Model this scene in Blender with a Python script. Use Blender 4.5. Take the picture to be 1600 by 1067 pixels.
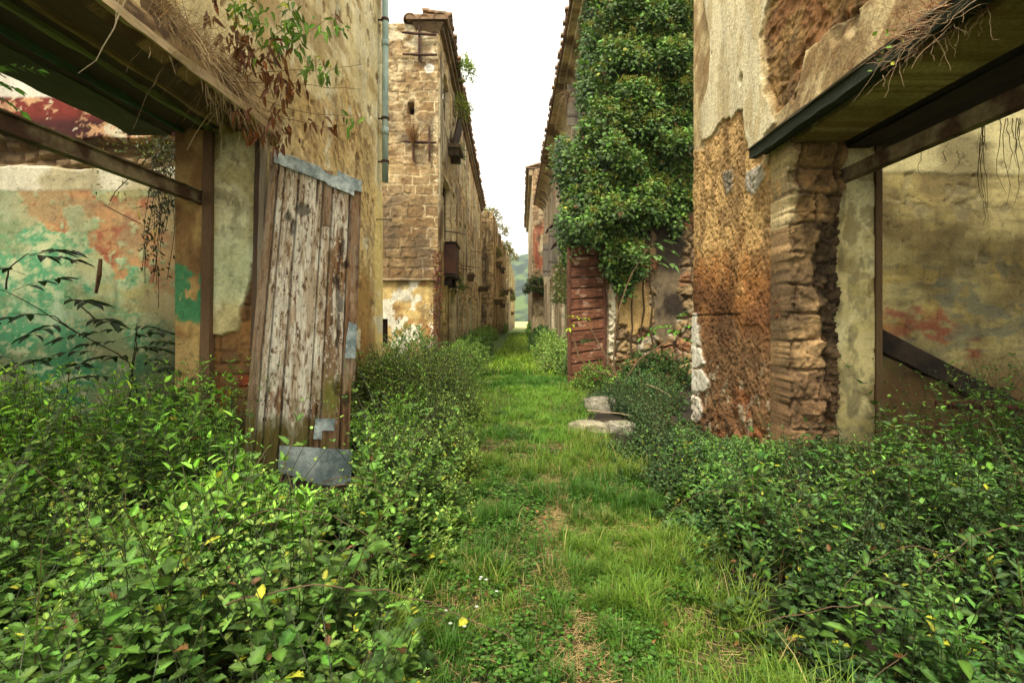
import bpy, math, random
import numpy as np

# ------------------------------------------------------------------ camera, light, exposure
sc = bpy.context.scene
for o in list(bpy.data.objects): bpy.data.objects.remove(o)
COL = sc.collection
CAMH = 1.6
cam = bpy.data.cameras.new("camera"); co = bpy.data.objects.new("camera", cam); COL.objects.link(co)
co.location = (0, 0, CAMH); co.rotation_euler = (math.radians(90), 0, 0)
cam.lens = 18; cam.sensor_width = 36; cam.shift_x = -12/1600; cam.shift_y = -33.5/1600
cam.clip_start = 0.05; cam.clip_end = 6000
sc.camera = co
SUN_EL, SUN_ROT = math.radians(58), math.radians(205)      # soft overcast sun, high behind the camera and to its left
w = bpy.data.worlds.new("World"); sc.world = w; w.use_nodes = True
nt = w.node_tree; bg = nt.nodes["Background"]
sky = nt.nodes.new("ShaderNodeTexSky"); sky.sky_type = 'NISHITA'; sky.sun_disc = False
sky.sun_elevation = SUN_EL; sky.sun_rotation = SUN_ROT; sky.air_density = 1.0; sky.dust_density = 5.0
hs = nt.nodes.new("ShaderNodeHueSaturation"); hs.inputs['Saturation'].default_value = 0.18
nt.links.new(sky.outputs[0], hs.inputs['Color'])
mxw = nt.nodes.new("ShaderNodeMix"); mxw.data_type = 'RGBA'; mxw.inputs[0].default_value = 0.6
nt.links.new(hs.outputs[0], mxw.inputs[6]); mxw.inputs[7].default_value = (11.6, 11.1, 9.4, 1)   # cloud veil
nt.links.new(mxw.outputs[2], bg.inputs['Color']); bg.inputs['Strength'].default_value = 0.125
sun = bpy.data.lights.new("sun", 'SUN'); sun.energy = 2.3; sun.angle = math.radians(9); sun.color = (1, .93, .8)
so = bpy.data.objects.new("sun", sun); COL.objects.link(so)
so.rotation_euler = (math.radians(32), 0, math.radians(-25))
sc.view_settings.view_transform = 'Standard'; sc.view_settings.look = 'None'
sc.view_settings.exposure = 0.90; sc.view_settings.gamma = 1
sc.cycles.max_bounces = 6; sc.cycles.transparent_max_bounces = 6; sc.cycles.diffuse_bounces = 4
sc.cycles.volume_bounces = 0; sc.cycles.caustics_reflective = False; sc.cycles.caustics_refractive = False

F = 800.0; VX, VY = 812.0, 500.0
rng = np.random.default_rng(7)
def V(px, py, Y): return ((px-VX)/F*Y, Y, CAMH-(py-VY)/F*Y)
def onX(px, py, X):                       # point of the wall plane x = X as (y, z)
    Y = F*X/(px-VX); return (Y, CAMH-(py-VY)/F*Y)
def onY(px, py, Y): p = V(px, py, Y); return (p[0], p[2])
def srgb(*c):
    c = np.array(c, float)/255.; return np.where(c <= .04045, c/12.92, ((c+.055)/1.055)**2.4)
C = lambda r, g, b: srgb(r, g, b)

# ------------------------------------------------------------------ noise in numpy
def _h(ix, iy, seed):
    h = (ix.astype(np.int64)*374761393 + iy.astype(np.int64)*668265263 + seed*974634777) & 0xffffffff
    h = ((h ^ (h >> 13))*1274126177) & 0xffffffff
    return ((h ^ (h >> 16)) & 0xffffff)/float(0xffffff)
def vn(x, y, seed=0):
    ix, iy = np.floor(x), np.floor(y); fx, fy = x-ix, y-iy
    fx = fx*fx*fx*(fx*(fx*6-15)+10); fy = fy*fy*fy*(fy*(fy*6-15)+10)
    a, b = _h(ix, iy, seed), _h(ix+1, iy, seed); c, d = _h(ix, iy+1, seed), _h(ix+1, iy+1, seed)
    return (a+(b-a)*fx)*(1-fy)+(c+(d-c)*fx)*fy
def fbm(x, y, o=5, seed=0, g=.5):
    s = 0; a = 1; t = 0
    for i in range(o):
        s = s+a*vn(x*2**i+i*17.3, y*2**i-i*9.1, seed+i*31); t += a; a *= g
    return s/t                                                # 0..1, mean .5
def worley(x, y, seed=0, j=.9):
    ix, iy = np.floor(x), np.floor(y); f1 = np.full(x.shape, 9.); f2 = f1.copy(); idd = np.zeros(x.shape)
    for dx in (-1, 0, 1):
        for dy in (-1, 0, 1):
            cx, cy = ix+dx, iy+dy
            px = cx+.5+j*(_h(cx, cy, seed)-.5); py = cy+.5+j*(_h(cx, cy, seed+7)-.5)
            d = np.hypot(x-px, y-py); k = _h(cx, cy, seed+13)
            n1 = d < f1
            f2 = np.where(n1, f1, np.minimum(f2, d)); idd = np.where(n1, k, idd); f1 = np.where(n1, d, f1)
    return f1, f2, idd
def facet(u, v, fr, seed=0):                                   # broken-stone facets: every cell a small tilted plane
    x, y = u*fr, v*fr; ix, iy = np.floor(x), np.floor(y); f1 = np.full(x.shape, 9.); out = np.zeros(x.shape)
    for dx in (-1, 0, 1):
        for dy in (-1, 0, 1):
            cx, cy = ix+dx, iy+dy; px = cx+.5+.9*(_h(cx, cy, seed)-.5); py = cy+.5+.9*(_h(cx, cy, seed+7)-.5); d = np.hypot(x-px, y-py)
            val = (_h(cx, cy, seed+3)-.5)*1.6*(x-px)+(_h(cx, cy, seed+4)-.5)*1.6*(y-py)+(_h(cx, cy, seed+5)-.5)*.8
            n1 = d < f1; out = np.where(n1, val, out); f1 = np.where(n1, d, f1)
    return out
def ss(a, b, x): t = np.clip((x-a)/(b-a), 0, 1); return t*t*(3-2*t)
def sdf(u, v, poly):
    d = np.full(u.shape, 1e9); ins = np.zeros(u.shape, bool); n = len(poly)
    for i in range(n):
        x1, y1 = poly[i]; x2, y2 = poly[(i+1) % n]
        ex, ey = x2-x1, y2-y1; L = ex*ex+ey*ey+1e-12
        t = np.clip(((u-x1)*ex+(v-y1)*ey)/L, 0, 1)
        d = np.minimum(d, np.hypot(u-x1-t*ex, v-y1-t*ey))
        c = ((y1 > v) != (y2 > v)) & (u < ex*(v-y1)/(ey if abs(ey) > 1e-12 else 1e-12)+x1)
        ins ^= c
    return np.where(ins, d, -d)                               # positive inside
def pm(u, v, poly, edge=.012, amp=.12, fr=4., seed=0):        # ragged patch mask
    return ss(-edge, edge, sdf(u, v, poly)+amp*(fbm(u*fr, v*fr, 6, seed, .6)-.5)*2)
def mix(a, b, m): return a*(1-m[..., None])+np.asarray(b)*m[..., None]
def flat(col, u): return np.broadcast_to(np.asarray(col), u.shape+(3,)).copy()
def ashlar(u, v, bw, bh, seed, warp=.04, gap=.012):
    uu = u+warp*(fbm(u*2, v*2, 3, seed)-.5)*2; vv = v+warp*(fbm(u*1.6, v*1.6, 3, seed+5)-.5)*2
    r = np.floor(vv/bh); rr = vv/bh-r
    k = uu/bw+_h(r, r*0, seed)*3; k = k+.22*(vn(k*1.0, r*3.1, seed+3)-.5); c = np.floor(k); cc = k-c
    d = np.minimum(np.minimum(cc, 1-cc)*bw, np.minimum(rr, 1-rr)*bh)
    return ss(gap*.4, gap*2.2, d+.02*(fbm(u*9, v*9, 3, seed+9)-.5)), _h(c, r, seed+21)

# ------------------------------------------------------------------ materials
def mat(name, base=None, rough=.9, grain=.25, gscale=30, bump=.3, bscale=60, stretch=(1, 1, 1), metal=0, spec=.3, second=None, attr=True, transl=0, pits=0, pitd=.52):
    m = bpy.data.materials.new(name); m.use_nodes = True; t = m.node_tree; N, L = t.nodes, t.links
    p = N["Principled BSDF"]; p.inputs['Roughness'].default_value = rough; p.inputs['Metallic'].default_value = metal
    p.inputs['Specular IOR Level'].default_value = spec
    tc = N.new("ShaderNodeTexCoord"); mp = N.new("ShaderNodeMapping"); mp.inputs['Scale'].default_value = stretch
    L.new(tc.outputs['Object'], mp.inputs['Vector'])
    n1 = N.new("ShaderNodeTexNoise"); n1.inputs['Scale'].default_value = gscale; n1.inputs['Detail'].default_value = 6; n1.inputs['Roughness'].default_value = .65
    L.new(mp.outputs[0], n1.inputs['Vector'])
    if attr:
        a = N.new("ShaderNodeAttribute"); a.attribute_name = "Col"; src = a.outputs['Color']
    else:
        n0 = N.new("ShaderNodeTexNoise"); n0.inputs['Scale'].default_value = gscale*.18; n0.inputs['Detail'].default_value = 5
        L.new(mp.outputs[0], n0.inputs['Vector'])
        cr = N.new("ShaderNodeValToRGB"); cr.color_ramp.elements[0].position = .4; cr.color_ramp.elements[1].position = .6
        cr.color_ramp.elements[0].color = (*base, 1); cr.color_ramp.elements[1].color = (*(second if second is not None else base), 1)
        L.new(n0.outputs['Fac'], cr.inputs[0]); src = cr.outputs[0]
    mr = N.new("ShaderNodeMapRange"); mr.inputs[1].default_value = .3; mr.inputs[2].default_value = .7
    mr.inputs[3].default_value = 1-grain; mr.inputs[4].default_value = 1+grain; L.new(n1.outputs['Fac'], mr.inputs[0])
    fac = mr.outputs[0]
    if pits:
        n3 = N.new("ShaderNodeTexNoise"); n3.inputs['Scale'].default_value = pits; n3.inputs['Detail'].default_value = 9; n3.inputs['Roughness'].default_value = .75
        L.new(tc.outputs['Object'], n3.inputs['Vector']); m3 = N.new("ShaderNodeMapRange"); m3.inputs[1].default_value = .36; m3.inputs[2].default_value = .47; m3.inputs[3].default_value = pitd; m3.inputs[4].default_value = 1.06
        L.new(n3.outputs['Fac'], m3.inputs[0]); mm = N.new("ShaderNodeMath"); mm.operation = 'MULTIPLY'; L.new(fac, mm.inputs[0]); L.new(m3.outputs[0], mm.inputs[1]); fac = mm.outputs[0]
        mp4 = N.new("ShaderNodeMapping"); mp4.inputs['Scale'].default_value = (1, 1, .22); L.new(tc.outputs['Object'], mp4.inputs['Vector'])
        n4 = N.new("ShaderNodeTexNoise"); n4.inputs['Scale'].default_value = pits*.14; n4.inputs['Detail'].default_value = 8; n4.inputs['Roughness'].default_value = .68; L.new(mp4.outputs[0], n4.inputs['Vector'])
        m4 = N.new("ShaderNodeMapRange"); m4.inputs[1].default_value = .40; m4.inputs[2].default_value = .56; m4.inputs[3].default_value = pitd+.10; m4.inputs[4].default_value = 1.06; L.new(n4.outputs['Fac'], m4.inputs[0])
        mm = N.new("ShaderNodeMath"); mm.operation = 'MULTIPLY'; L.new(fac, mm.inputs[0]); L.new(m4.outputs[0], mm.inputs[1]); fac = mm.outputs[0]
    vm = N.new("ShaderNodeVectorMath"); vm.operation = 'SCALE'; L.new(src, vm.inputs[0]); L.new(fac, vm.inputs['Scale'])
    L.new(vm.outputs[0], p.inputs['Base Color'])
    if bump:
        n2 = N.new("ShaderNodeTexNoise"); n2.inputs['Scale'].default_value = bscale; n2.inputs['Detail'].default_value = 8; n2.inputs['Roughness'].default_value = .7
        L.new(mp.outputs[0], n2.inputs['Vector'])
        b = N.new("ShaderNodeBump"); b.inputs['Strength'].default_value = bump; b.inputs['Distance'].default_value = .02
        L.new(n2.outputs['Fac'], b.inputs['Height']); L.new(b.outputs[0], p.inputs['Normal'])
    if transl:
        tr = N.new("ShaderNodeBsdfTranslucent"); L.new(vm.outputs[0], tr.inputs['Color'])
        ms = N.new("ShaderNodeMixShader"); ms.inputs[0].default_value = transl
        L.new(p.outputs[0], ms.inputs[1]); L.new(tr.outputs[0], ms.inputs[2]); L.new(ms.outputs[0], N["Material Output"].inputs[0])
    return m
M_PLASTER = mat("weathered_plaster", grain=.16, gscale=30, bump=.45, bscale=40, pits=11, pitd=.68)
M_STONE = mat("rough_stone", grain=.34, gscale=34, bump=.95, bscale=34, pits=13, pitd=.64)
M_ROCK = mat("stone_surface", grain=.3, gscale=20, bump=.7, bscale=30)
M_SOIL = mat("soil", grain=.3, gscale=14, bump=.6, bscale=30)
M_FAR = mat("far_masonry", grain=.26, gscale=7, bump=.7, bscale=12, pits=4.5)
M_WOODV = mat("old_wood_upright", grain=.3, gscale=14, bump=.5, bscale=22, stretch=(9, 9, .7))
M_WOODY = mat("old_wood_lengthways", grain=.35, gscale=8, bump=.6, bscale=16, stretch=(8, .6, 8))
M_LEAF = mat("leaf", rough=.48, grain=.22, gscale=40, bump=.3, bscale=70, spec=.42, transl=.24)
M_GRASS = mat("grass_blade", rough=.5, grain=.1, gscale=20, bump=0, spec=.35, transl=.3)
M_STEM = mat("plant_stem", rough=.8, grain=.3, gscale=50, bump=.3, bscale=90)
M_RUST = mat("rusty_iron", base=C(62, 40, 30), second=C(88, 58, 40), rough=.75, grain=.3, gscale=25, bump=.5, bscale=60, attr=False)
M_TRANSOM = mat("flaking_rust_red_iron", base=C(84, 60, 44), second=C(150, 134, 104), rough=.8, grain=.3, gscale=22, bump=.5, bscale=60, attr=False)
M_ZINC = mat("dull_zinc_sheet", base=C(138, 154, 154), second=C(204, 214, 210), rough=.6, grain=.28, gscale=26, bump=.7, bscale=9, attr=False, metal=0, pits=14, pitd=.7)
M_PIPE = mat("pale_blue_paint", base=C(128, 150, 140), second=C(168, 186, 176), rough=.6, grain=.2, gscale=14, bump=.25, bscale=40, attr=False, stretch=(1, 1, .3))
M_TILE = mat("old_clay_tile", base=C(112, 90, 68), second=C(150, 120, 88), rough=.95, grain=.35, gscale=9, bump=.5, bscale=30, attr=False)
M_DARK = mat("dark_timber", base=C(38, 30, 22), second=C(60, 48, 34), rough=.9, grain=.3, gscale=14, bump=.5, bscale=30, attr=False)

# ------------------------------------------------------------------ mesh builder
class MB:
    def __init__(s): s.v = []; s.f = []; s.c = []; s.n = 0; s.fs = []
    def add(s, v, faces, col):
        v = np.asarray(v, float).reshape(-1, 3)
        c = np.asarray(col, float)
        if c.ndim == 1: c = np.broadcast_to(c, v.shape)
        s.v.append(v); s.c.append(c.reshape(-1, 3)); s.fs.append(faces)
        for f in (faces if isinstance(faces, list) else [faces]):
            f = np.asarray(f, np.int64)
            if f.size: s.f.append(f+s.n)
        s.n += len(v)
    def box(s, a, b, col=(.3, .3, .3), rot=0, jit=0):
        a, b = np.array(a, float), np.array(b, float)
        q = np.array([[x, y, z] for x in (0, 1) for y in (0, 1) for z in (0, 1)], float)
        v = a+(b-a)*q
        if jit: v = v+rng.uniform(-jit, jit, v.shape)
        s.add(v, np.array([[0, 1, 3, 2], [4, 6, 7, 5], [0, 4, 5, 1], [2, 3, 7, 6], [0, 2, 6, 4], [1, 5, 7, 3]]), col)
    def hexa(s, pts, col):                                   # 8 points: bottom ring 0-3, top ring 4-7
        s.add(pts, np.array([[3, 2, 1, 0], [4, 5, 6, 7], [0, 1, 5, 4], [1, 2, 6, 5], [2, 3, 7, 6], [3, 0, 4, 7]]), col)
    def build_each(s, name, m, parent=None, smooth=False, per=1):
        v, c, f, cc = s.v, s.c, s.fs, 0; out = []
        for i in range(0, len(v), per):
            b = MB(); 
            for k in range(i, min(i+per, len(v))): b.add(v[k], f[k], c[k])
            out.append(b.build(name, m, parent, smooth))
        return out
    def build(s, name, m, parent=None, smooth=False):
        me = bpy.data.meshes.new(name)
        v = np.concatenate(s.v).astype(np.float32); c = np.concatenate(s.c).astype(np.float32)
        idx = np.concatenate([f.ravel() for f in s.f]).astype(np.int32)
        cnt = np.concatenate([np.full(len(f), f.shape[1], np.int32) for f in s.f])
        me.vertices.add(len(v)); me.vertices.foreach_set('co', v.ravel())
        me.loops.add(len(idx)); me.loops.foreach_set('vertex_index', idx)
        me.polygons.add(len(cnt)); st = np.concatenate([[0], np.cumsum(cnt)[:-1]]).astype(np.int32)
        me.polygons.foreach_set('loop_start', st); me.polygons.foreach_set('loop_total', cnt)
        me.polygons.foreach_set('use_smooth', np.full(len(cnt), smooth))
        a = me.color_attributes.new("Col", 'FLOAT_COLOR', 'POINT')
        a.data.foreach_set('color', np.concatenate([c, np.ones((len(c), 1), np.float32)], 1).ravel())
        me.update(calc_edges=True); me.validate()
        me.materials.append(m)
        o = bpy.data.objects.new(name, me); COL.objects.link(o)
        if parent is not None:
            o.parent = parent; o.matrix_parent_inverse = parent.matrix_world.inverted() if False else o.matrix_parent_inverse
            p = parent; off = np.zeros(3)
            while p is not None: off += np.array(p.location); p = p.parent
            vv = v-off; me.vertices.foreach_set('co', vv.astype(np.float32).ravel()); me.update()
        else:
            ctr = np.array([(v[:, 0].min()+v[:, 0].max())/2, (v[:, 1].min()+v[:, 1].max())/2, v[:, 2].min()])
            o.location = ctr; me.vertices.foreach_set('co', (v-ctr).astype(np.float32).ravel()); me.update()
        return o
def tag(o, label=None, cat=None, group=None, kind=None):
    if label: o['label'] = label
    if cat: o['category'] = cat
    if group: o['group'] = group
    if kind: o['kind'] = kind
    return o
def thing(name, label, cat, loc, group=None):
    o = bpy.data.objects.new(name, None); COL.objects.link(o); o.location = loc; o.empty_display_size = .2
    return tag(o, label, cat, group)

def relief(name, P, size, res, fn, m, parent=None, depth=.3, keep=None, smooth=True):
    """a wall face from four corners (00, 10, 11, 01) with real relief; the outline and the openings get reveals `depth` deep"""
    P = [np.array(p, float) for p in P]; W, Hh = size
    nu, nv = max(2, int(W/res)+1), max(2, int(Hh/res)+1)
    s, t = np.meshgrid(np.linspace(0, 1, nu), np.linspace(0, 1, nv), indexing='ij')
    u, v = s*W, t*Hh
    n = np.cross(P[1]-P[0], P[3]-P[0]); n /= np.linalg.norm(n)
    h, col = fn(u, v)
    S, T = s[..., None], t[..., None]
    base = P[0]*(1-S)*(1-T)+P[1]*S*(1-T)+P[2]*S*T+P[3]*(1-S)*T
    pos = base+n*h[..., None]
    if keep is None: kf = np.ones((nu-1, nv-1), bool)
    else: kf = keep((u[:-1, :-1]+u[1:, 1:])/2, (v[:-1, :-1]+v[1:, 1:])/2)
    id_ = np.arange(nu*nv).reshape(nu, nv)
    fa = np.stack([id_[:-1, :-1], id_[1:, :-1], id_[1:, 1:], id_[:-1, 1:]], -1)[kf]
    pad = np.zeros((nu+1, nv+1), bool); pad[1:-1, 1:-1] = kf
    e = []
    m1 = kf & ~pad[1:-1, :-2]; e.append(np.stack([id_[:-1, :-1], id_[1:, :-1]], -1)[m1])
    m1 = kf & ~pad[2:, 1:-1]; e.append(np.stack([id_[1:, :-1], id_[1:, 1:]], -1)[m1])
    m1 = kf & ~pad[1:-1, 2:]; e.append(np.stack([id_[1:, 1:], id_[:-1, 1:]], -1)[m1])
    m1 = kf & ~pad[:-2, 1:-1]; e.append(np.stack([id_[:-1, 1:], id_[:-1, :-1]], -1)[m1])
    e = np.concatenate(e)
    ring = np.unique(e); mp = -np.ones(nu*nv, int); mp[ring] = np.arange(len(ring))+nu*nv
    pf = pos.reshape(-1, 3); cf = col.reshape(-1, 3)
    back = base.reshape(-1, 3)[ring]-n*depth
    sk = np.stack([e[:, 1], e[:, 0], mp[e[:, 0]], mp[e[:, 1]]], -1)
    used = np.zeros(nu*nv+len(ring), bool); used[fa.ravel()] = True; used[sk.ravel()] = True
    allv = np.concatenate([pf, back]); allc = np.concatenate([cf, cf[ring]])
    re = np.cumsum(used)-1
    b = MB(); b.add(allv[used], [re[fa], re[sk]], allc[used])
    return b.build(name, m, parent, smooth)

def tubes(b, P, R, col, sides=5):
    P = np.asarray(P, float); R = np.asarray(R, float)
    if P.ndim == 2: P = P[None]
    n, m, _ = P.shape; R = np.broadcast_to(R, (n, m))
    T = np.gradient(P, axis=1); T /= np.linalg.norm(T, axis=-1, keepdims=True)+1e-9
    ref = np.where(np.abs(T[:, :1, 2:3]) > .8, np.array([1., .1, 0]), np.array([0., 0, 1.]))
    A = np.cross(T, np.broadcast_to(ref, T.shape)); A /= np.linalg.norm(A, axis=-1, keepdims=True)+1e-9
    B = np.cross(T, A)
    an = np.arange(sides)*2*np.pi/sides
    ring = P[:, :, None]+R[:, :, None, None]*(np.cos(an)[:, None]*A[:, :, None]+np.sin(an)[:, None]*B[:, :, None])
    id_ = np.arange(n*m*sides).reshape(n, m, sides); nx = np.roll(id_, -1, 2)
    f = np.stack([id_[:, :-1], nx[:, :-1], nx[:, 1:], id_[:, 1:]], -1).reshape(-1, 4)
    c = np.asarray(col, float)
    if c.ndim == 2 and len(c) == n: c = np.repeat(c, m*sides, 0)
    caps = [id_[:, 0, ::-1].reshape(-1, sides), id_[:, -1].reshape(-1, sides)]
    b.add(ring.reshape(-1, 3), [f]+caps, c)

def norm(a): return a/(np.linalg.norm(a, axis=-1, keepdims=True)+1e-9)
LT = {  # leaf outlines: (along, side, lift)
 'lance': (np.array([[0, 0, 0], [.28, .5, .05], [.28, -.5, .05], [.68, .36, -.01], [.68, -.36, -.01], [1, 0, -.13], [.3, 0, -.02], [.68, 0, -.07]]),
           [[0, 6, 1], [0, 2, 6], [7, 5, 3], [7, 4, 5]], [[6, 7, 3, 1], [6, 2, 4, 7]]),
 'oval': (np.array([[0, 0, 0], [.3, .5, .06], [.3, -.5, .06], [.7, .45, .02], [.7, -.45, .02], [1, 0, -.08], [.3, 0, -.02], [.7, 0, -.05]]),
          [[0, 6, 1], [0, 2, 6], [7, 5, 3], [7, 4, 5]], [[6, 7, 3, 1], [6, 2, 4, 7]]),
 'small': (np.array([[0, 0, 0], [.5, .5, .08], [1, 0, -.06], [.5, -.5, .08]]), [[0, 2, 1], [0, 3, 2]], []),
 'ivy': (np.array([[0, 0, 0], [.05, .5, -.05], [.5, .42, .0], [1, 0, -.12], [.5, -.42, .0], [.05, -.5, -.05], [.4, 0, .05]]),
         [[6, 1, 0], [6, 2, 1], [6, 3, 2], [6, 4, 3], [6, 5, 4], [6, 0, 5]], []),
 'bramble': (np.array([[0, 0, 0], [.18, .42, .04], [.32, .36, .0], [.42, .5, .04], [.6, .34, -.01], [.72, .36, .01], [1, 0, -.12], [.72, -.36, .01], [.6, -.34, -.01], [.42, -.5, .04], [.32, -.36, 0], [.18, -.42, .04], [.3, 0, -.03], [.65, 0, -.06]]),
             [[0, 12, 1], [1, 12, 2], [2, 12, 3], [4, 13, 5], [5, 13, 6], [6, 13, 7], [7, 13, 8], [9, 12, 10], [10, 12, 11], [11, 12, 0]], [[12, 13, 4, 3], [12, 9, 8, 13]]),
}
def leaves(b, P, D, N, L, W, col, kind='lance'):
    n = len(P)
    if n == 0: return
    tv, tf, qf = LT[kind]
    D = norm(D); S = norm(np.cross(N, D)); N = np.cross(D, S)
    L = np.broadcast_to(L, (n,)); W = np.broadcast_to(W, (n,))
    v = P[:, None]+D[:, None]*tv[None, :, 0:1]*L[:, None, None]+S[:, None]*tv[None, :, 1:2]*W[:, None, None]+N[:, None]*tv[None, :, 2:3]*(L*1.4)[:, None, None]
    k = len(tv); off = (np.arange(n)*k)[:, None, None]
    fs = []
    if len(tf): fs.append((np.array(tf)[None]+off).reshape(-1, 3))
    if len(qf): fs.append((np.array(qf)[None]+off).reshape(-1, 4))
    wv = np.full(k, .92); wv[{'lance': [6, 7], 'oval': [6, 7], 'bramble': [12, 13], 'ivy': [6]}.get(kind, [])] = 1.55      # the paler midrib
    b.add(v.reshape(-1, 3), fs, np.repeat(np.asarray(col), k, 0)*np.tile(wv, n)[:, None])
def varcol(base, n, var=.3, yellow=.03, r=None):
    r = r or rng
    c = np.asarray(base)*np.array([.69, .67, .47])*np.exp(r.normal(0, var, (n, 1)))*np.exp(r.normal(0, .08, (n, 3)))
    y = r.random(n) < yellow; c[y] = C(190, 190, 60)*r.uniform(.5, 1, (y.sum(), 1))
    if yellow > 0: d = r.random(n) < .012; c[d] = C(112, 80, 44)*r.uniform(.5, 1.1, (d.sum(), 1))
    return np.clip(c, .004, .8)
def shoots(b, X, Yy, Z0, H, nodes=6, leafL=.08, ratio=.42, col=(.08, .16, .04), kind='lance', start=.35, lean=.3, var=.28, yellow=.02, stemcol=(.05, .06, .02), elev=.35, tip=1.5, stemr=.003, per=2, ldir=None):
    """upright leafy shoots: pairs of leaves up each stem, smaller and paler to the tip"""
    n = len(X)
    if n == 0: return
    az = rng.uniform(0, 2*np.pi, n); ln = H*lean*rng.uniform(.2, 1, n)
    lx, ly = np.cos(az)*ln, np.sin(az)*ln
    if ldir is not None: lx, ly = lx+ldir[0]*H, ly+ldir[1]*H
    t = np.linspace(0, 1, 4)[None]
    P = np.stack([X[:, None]+lx[:, None]*t**2, Yy[:, None]+ly[:, None]*t**2, Z0[:, None]+H[:, None]*t], -1)
    tubes(b, P, stemr*np.linspace(1.3, .5, 4), np.asarray(stemcol), 3)
    lsz = rng.uniform(.55, 1.4, n); ph0 = rng.uniform(0, 6.28, n); cp = (.45+1.1*fbm(X*1.1+80, Yy*1.1+80, 3, 611))[:, None]*np.array([1, 1, 1.])+np.outer(ss(.5, .7, fbm(X*1.6+30, Yy*1.6+80, 3, 612)), [.35, .22, .0])
    for j in range(nodes):
        tt = start+(1-start)*(j+.5*rng.random(n))/max(1, nodes-.5); tt = np.minimum(tt, 1)
        top = j/max(1, nodes-1)
        base = np.stack([X+lx*tt**2, Yy+ly*tt**2, Z0+H*tt], -1)
        tan = norm(np.stack([2*lx*tt, 2*ly*tt, H], -1))
        for k in range(per):
            ph = ph0+j*1.57+k*2*np.pi/per+rng.normal(0, .35, n)
            el = elev*(.2+1.5*top)+rng.normal(0, .3, n)
            D = np.stack([np.cos(ph)*np.cos(el), np.sin(ph)*np.cos(el), np.sin(el)], -1)+tan*.25-np.array([0, 0, .12])*(1-top)
            N = np.array([0, 0, 1.])+rng.normal(0, .22, (n, 3))
            sz = leafL*lsz*(1-.6*top**2)*rng.uniform(.65, 1.2, n)
            c = varcol(np.asarray(col)*(1+(tip-1)*top)*cp, n, var, yellow)
            leaves(b, base+norm(D)*sz[:, None]*.12, D, N, sz, sz*ratio*rng.uniform(.85, 1.15, n), c, kind)
def scatter(n, x0, x1, y0, y1, dens):
    x = rng.uniform(x0, x1, n*9); y = rng.uniform(y0, y1, n*9)
    d = dens(x, y); k = rng.random(n*9) < d; x, y = x[k][:n], y[k][:n]
    return x, y
def path_left(y): return -.5-.30*ss(5, 9, y)-.35*ss(9, 13, y)+.45*ss(16, 30, y)+.12*np.sin(y*1.7)+.07*np.sin(y*4.1)
def path_right(y): return 1.28-.30*ss(2.5, 6, y)+.22*ss(7.5, 10, y)-.75*ss(13.5, 24, y)+.10*np.sin(y*1.3+1)+.06*np.sin(y*3.7)
def gz(x, y): return .05*(fbm(np.asarray(x)*.6+40, np.asarray(y)*.6+40, 3, 3)-.5)+.02*(fbm(np.asarray(x)*3+40, np.asarray(y)*3+40, 3, 4)-.5)-.34*ss(1, .35, np.hypot((np.asarray(x)+1.85)/.85, (np.asarray(y)-5.1)/1.5))
#PART2
# ================================================================== SETTING: ground, meadow, hills
def build_ground():
    def grid(xs, ys, name, m, zf, colf):
        X, Y = np.meshgrid(xs, ys, indexing='ij'); Z = zf(X, Y); id_ = np.arange(X.size).reshape(X.shape)
        f = np.stack([id_[:-1, :-1], id_[1:, :-1], id_[1:, 1:], id_[:-1, 1:]], -1).reshape(-1, 4)
        b = MB(); b.add(np.stack([X, Y, Z], -1).reshape(-1, 3), f, colf(X, Y).reshape(-1, 3)); return b.build(name, m, None, True)
    xs = np.concatenate([-np.geomspace(2500, 9, 40), np.arange(-8.5, 8.6, .12), np.geomspace(9, 2500, 40)])
    ys = np.concatenate([np.array([-400, -60, -20, -8, -4, -1]), np.arange(0, 22, .12), np.geomspace(22, 3000, 90)])
    def zf(X, Y): return gz(X, Y)*ss(300, 60, np.abs(Y))
    def cf(X, Y):
        c = mix(flat(C(40, 33, 22), X), C(62, 52, 34), ss(.4, .65, fbm(X*2+50, Y*2+50, 4, 11)))
        mid = ss(.55, .2, np.abs(X-.5*(path_left(Y)+path_right(Y)))/(path_right(Y)-path_left(Y)))
        c = mix(c, C(84, 92, 40), mid*.75*ss(.35, .6, fbm(X*1.5+9, Y*1.5+50, 4, 12)))
        c = mix(c, C(82, 108, 40), ss(14, 22, Y)*.9)
        c = mix(c, C(196, 196, 120), ss(70, 110, Y)*(.75+.25*fbm(X*.05+99, Y*.02+9, 3, 5)))
        return c
    g = grid(xs, ys, "ground", M_SOIL, zf, cf); tag(g, kind='structure')
    xs = np.linspace(-900, 900, 260); ys = np.linspace(420, 1500, 150)
    def hz(X, Y):
        r = ss(430, 1000, Y+40*np.sin(X*.01))
        return -3+5*(fbm(X*.09+90, Y*.09+9, 3, 45)-.5)+r*(116+.05*X*.5+30*(fbm(X*.004+20, Y*.004+20, 4, 40)-.5)+16*(fbm(X*.02+20, Y*.02+20, 5, 47)-.5))+ss(430, 520, Y)*9*(fbm(X*.05+90, Y*.05+9, 4, 43)-.3)-ss(1200, 1500, Y)*40
    def hc(X, Y):
        return mix(flat(C(22, 40, 20), X), C(84, 104, 44), ss(.45, .6, fbm(X*.06+90, Y*.03+20, 5, 41)))
    h = grid(xs, ys, "hills", M_SOIL, hz, hc); tag(h, kind='structure')
build_ground()

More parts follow.
